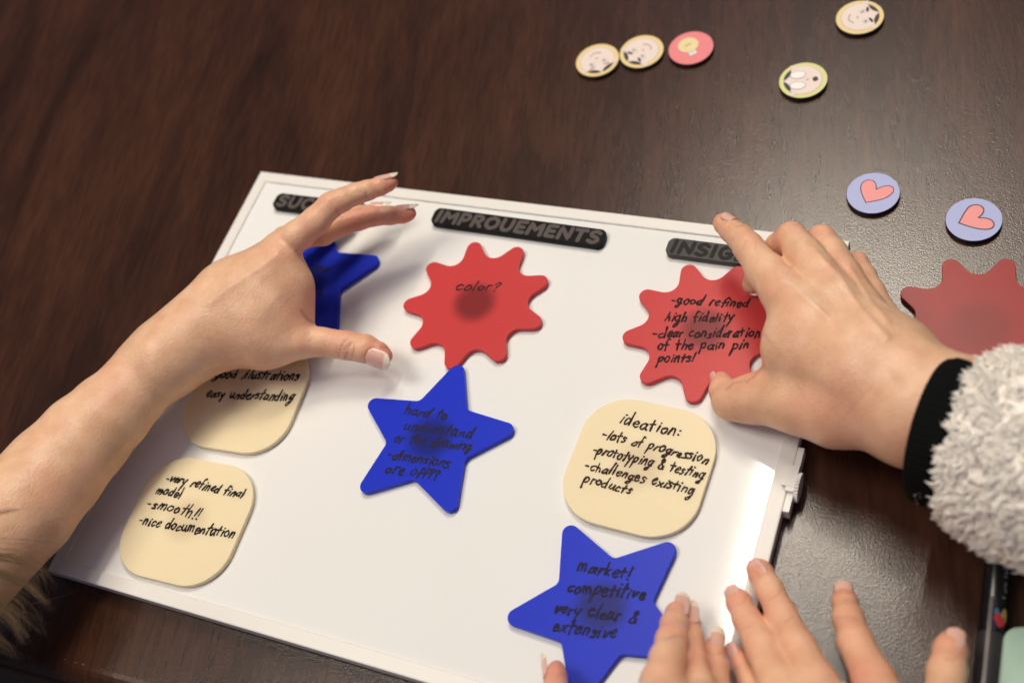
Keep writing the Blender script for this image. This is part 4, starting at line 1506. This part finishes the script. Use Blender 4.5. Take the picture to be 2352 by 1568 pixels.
cre = [(cz([(270, 770), (240, 735), (180, 700)][::-1] + [(310, 700)]), 2.2, .00014), (cz([(330, 945), (400, 900), (430, 850)]), 2.6, .00022), (cz([(90, 975), (140, 960), (170, 900)]), 2.2, .0002),
       (cz([(120, 1170), (200, 1130)]), 2.6, .00018), (cz([(830, 895), (880, 870), (960, 885)]), 2.2, .0002), (cz([(830, 1080), (930, 1060), (1010, 1085)]), 3, .00018), (cz([(910, 1530), (890, 1490)]), 3.4, .0005),
       (cz([(450, 1110), (520, 1060)]), 3, .0002), (cz([(1650, 1370), (1720, 1390), (1800, 1340)]), 3, .0002)]
ti = [(x[-1][0], .011, .7) for x in (mC, rC, pC, iC, tC)] + [(tC[-2][0], .012, .6), (mC[3][0], .010, .3), (iC[2][0], .014, .4), (iC[3][0], .010, .35), (mC[2][0], .016, .25), (rC[2][0], .014, .2), (P(*ZCc(1000, 1560), .05), .02, .4)]
rootC = empty("person", (H.cones[0][0][0], H.cones[0][0][1], 0))
tag(rootC, "left hand with short nails, fingers spread over the board's lower right corner", "person")
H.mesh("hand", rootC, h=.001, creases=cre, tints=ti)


def nail_on(root, zf, sc, base, tip, zb, zt_, rpx, dors, half_w, over, long, point, lift=.0002, arc=1.0):
    b, t = P(*zf(*base), zb), P(*zf(*tip), zt_)
    L = np.linalg.norm(t - b)
    r = rpx * sc * depth(b) / FPX
    return nail(root, b, t, dors, r, r * half_w, L - (over if long else 0), over if long else .0005, point, long, lift, arc=arc)


nail_on(rootC, ZCc, SC, (330, 805), (238, 690), .0215, .0180, 100, updir(-.20, .0, .97), .72, 0, False, .45)
nail_on(rootC, ZCc, SC, (140, 1000), (70, 885), .0230, .0195, 91, updir(-.20, .0, .97), .70, 0, False, .45)
nail_on(rootC, ZCc, SC, (105, 1405), (62, 1305), .0225, .0195, 74, updir(-.25, .0, .95), .70, 0, False, .45)
nail_on(rootC, ZCc, SC, (906, 955), (900, 868), .0150, .0118, 96, updir(-.05, -.10, .97), .80, 0, False, .45)
nail_on(rootC, ZCc, SC, (1712, 1360), (1728, 1230), .0370, .0335, 119, updir(.12, -.05, .98), .66, 0, False, .45)

# ---- D: right hand with long nails touching the star
ZD = zoom(2100, 2000, 1200, 2352)
SD = 1200 / 2352 / 1.7415
H = Hand(ZD, SD)
iD = H.chain([(1000, 1750, .078, 190), (1075, 1430, .068, 165), (1120, 1250, .060, 142), (1150, 1100, .050, 122), (1170, 975, .039, 104), (1190, 890, .031, 86), (1200, 860, .0285, 72)], .003)
mD = H.chain([(1280, 1750, .070, 180), (1370, 1430, .057, 112), (1345, 1280, .048, 92), (1325, 1080, .036, 72), (1310, 960, .028, 62), (1302, 920, .026, 50)], .002)
rD = H.chain([(1500, 1760, .062, 150), (1510, 1500, .048, 108), (1497, 1320, .038, 95), (1482, 1210, .031, 88), (1472, 1150, .0275, 78)], .002)
pD = H.chain([(1650, 1850, .050, 110), (1640, 1650, .040, 85), (1620, 1520, .033, 70)], .002)
tD = H.chain([(300, 1950, .058, 170), (255, 1650, .044, 128), (240, 1500, .036, 106), (240, 1390, .030, 84), (245, 1330, .027, 62), (247, 1310, .026, 48)], .003)
for (x, y, z, r) in ((1000, 1750, .078, 190), (1280, 1750, .070, 180), (1500, 1760, .062, 150), (1650, 1850, .050, 115)):
    H.chain([(x, y, z, r), (950, 2600, .090, 320)], .014)
H.chain([(300, 1950, .058, 170), (550, 2250, .075, 240), (950, 2600, .09, 320)], .014)
H.chain([(950, 2600, .09, 310), (900, 3200, .11, 340)], .014)
H.chain([(1000, 1760, .076, 180), (1280, 1760, .070, 175), (1500, 1770, .062, 150)], .008)
dz_ = lambda L: [ZD(*p) for p in L]
cre = [(dz_([(1090, 1090), (1180, 1060), (1250, 1070)]), 3, .0002), (dz_([(1250, 960), (1200, 940), (1170, 900)]), 2.6, .0002), (dz_([(1430, 1200), (1480, 1215), (1540, 1190)]), 2.6, .0002)]
ti = [(x[-1][0], .012, .75) for x in (iD, mD, rD, tD)] + [(iD[3][0], .012, .4), (tD[2][0], .012, .65), (tD[3][0], .012, .7), (mD[2][0], .014, .5), (iD[1][0], .014, .3)]
rootD = empty("person", (H.cones[0][0][0], H.cones[0][0][1], 0))
tag(rootD, "right hand with long pale nails, touching the lowest blue star at the bottom edge", "person")
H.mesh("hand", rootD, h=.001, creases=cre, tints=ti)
nail_on(rootD, ZD, SD, (1198, 965), (1222, 800), .0345, .0235, 99, updir(.12, -.12, .96), .66, .0022, True, .5)
nail_on(rootD, ZD, SD, (1318, 1010), (1308, 835), .0320, .0220, 66, updir(.14, -.15, .95), .75, .0050, True, .55)
nail_on(rootD, ZD, SD, (1488, 1225), (1502, 1062), .0320, .0230, 89, updir(.12, -.15, .95), .68, .0036, True, .5)
nail_on(rootD, ZD, SD, (205, 1400), (186, 1212), .0330, .0240, 62, updir(-.88, -.1, .42), .75, .0050, True, .8)

# ------------------------------------------------------------------ pen and mint box
ZP = zoom(3796, 2200, 300, 886)
pa, pb = P(*ZP(600, 0), .0062), P(*ZP(430, 1750), .0062)
pd = unit(pb - pa)
ps1 = unit(np.cross(pd, [0, 0, 1])); ps2 = np.cross(ps1, pd)
if ps1 @ C_R < 0:
    ps1 = -ps1
pl_ = np.linalg.norm(pb - pa)
pen = empty("marker_pen", (float((pa + pb)[0] / 2), float((pa + pb)[1] / 2), 0))
tag(pen, "black marker pen with silver clip lying under the fleece sleeve", "pen")
PR = .0060


def pen_tube(rows, n=40):
    V, F = [], []
    for d, r in rows:
        for k in range(n):
            a = 2 * math.pi * k / n
            V.append(pa + pd * d + ps1 * r * math.cos(a) + np.array([0, 0, 1]) * r * math.sin(a))
    for i in range(len(rows) - 1):
        for k in range(n):
            F.append((i * n + k, i * n + (k + 1) % n, (i + 1) * n + (k + 1) % n, (i + 1) * n + k))
    F.append(tuple(range(n))); F.append(tuple(range(len(rows) * n - 1, (len(rows) - 1) * n - 1, -1)))
    return V, F


V, F = pen_tube([(-.05, .0040), (-.045, PR), (pl_ * .58, PR), (pl_ * .585, PR * .96)])
mesh_obj("barrel", V, F, M['pen_black'], pen, smooth=True)
V, F = pen_tube([(pl_ * .585, PR * .955), (pl_ * .60, PR * 1.0), (pl_ * 1.05, PR * 1.0), (pl_ * 1.07, PR * .8)])
mesh_obj("cap", V, F, M['pen_grey'], pen, smooth=True)


def on_pen(t, a, r=PR):
    return pa + pd * t + ps1 * r * math.cos(a) + np.array([0, 0, 1]) * r * math.sin(a)


cl = MB()
V, F = [], []
NR = 14
for i in range(NR + 1):
    t = pl_ * (.36 + .72 * i / NR)
    w = .10 if i else .02
    for a, rr in ((1.80 - w * 1.2, PR + .0012), (1.80 + w * 1.2, PR + .0012), (1.80 + w * 1.2, PR + .0003), (1.80 - w * 1.2, PR + .0003)):
        V.append(on_pen(t, a, rr))
for i in range(NR):
    for k in range(4):
        F.append((i * 4 + k, i * 4 + (k + 1) % 4, i * 4 + 4 + (k + 1) % 4, i * 4 + 4 + k))
cl.add(V, F)
cl.build("clip", [M['metal']], pen)
tx = MB()
pr_ = random.Random(3)
t = pl_ * .03
while t < pl_ * .38:
    L = pr_.uniform(.0006, .0011)
    for _ in range(2):
        a0 = .80 + pr_.uniform(-.02, .16)
        a1 = a0 + pr_.uniform(.12, .26)
        wv = L * .42
        tt = t + pr_.uniform(0, L * .6)
        tx.add([on_pen(tt, a0, PR + .00005), on_pen(tt + wv, a0, PR + .00005), on_pen(tt + wv, a1, PR + .00005), on_pen(tt, a1, PR + .00005)], [(0, 1, 2, 3)])
    t += L + (.0022 if pr_.random() < .14 else .0003)
tx.build("small_print", [M['pen_text']], pen)
em = MB()


def emblem(t0, a0, rt, ra, mi, lift):
    V = []
    for k in range(16):
        th_ = 2 * math.pi * k / 16
        V.append(on_pen(t0 + rt * math.cos(th_), a0 + ra * math.sin(th_), PR + lift))
    em.add(V, [tuple(range(16))], mi)


emblem(pl_ * .505, 1.15, .0034, .30, 0, .00020)
emblem(pl_ * .475, .85, .0036, .24, 1, .00026)
emblem(pl_ * .455, 1.42, .0016, .16, 2, .00032)
emblem(pl_ * .515, .95, .0022, .18, 0, .00036)
emblem(pl_ * .495, 1.42, .0018, .14, 0, .00040)
em.build("emblem", [M['logo_red'], M['logo_yellow'], M['logo_blue']], pen)

# mint box, only its corner is in view
c0 = P(*ZP(655, 905), .014)
right = unit((P(*ZP(880, 885), .014) - c0) * [1, 1, 0])
down = unit((P(*ZP(585, 1568), .014) - c0) * [1, 1, 0])
Om = fillet([(0, 0), (62, 0), (62, 98), (0, 98)], [5.0])
plm = lambda x, y, z: np.array([*(c0 + right * x / 1000 + down * y / 1000)[:2], z])
mint = empty("mint_case", tuple(plm(30, 48, 0)))
tag(mint, "pale mint green rounded case cut by the lower right corner", "case")
plate(Om, plm, .0002, .0140, .0020, "shell", M['mint'], mint)
Oi = fillet([(4, 4), (58, 4), (58, 94), (4, 94)], [3.5])
plate(Oi, plm, .0139, .0146, .0004, "lid", M['mint'], mint)
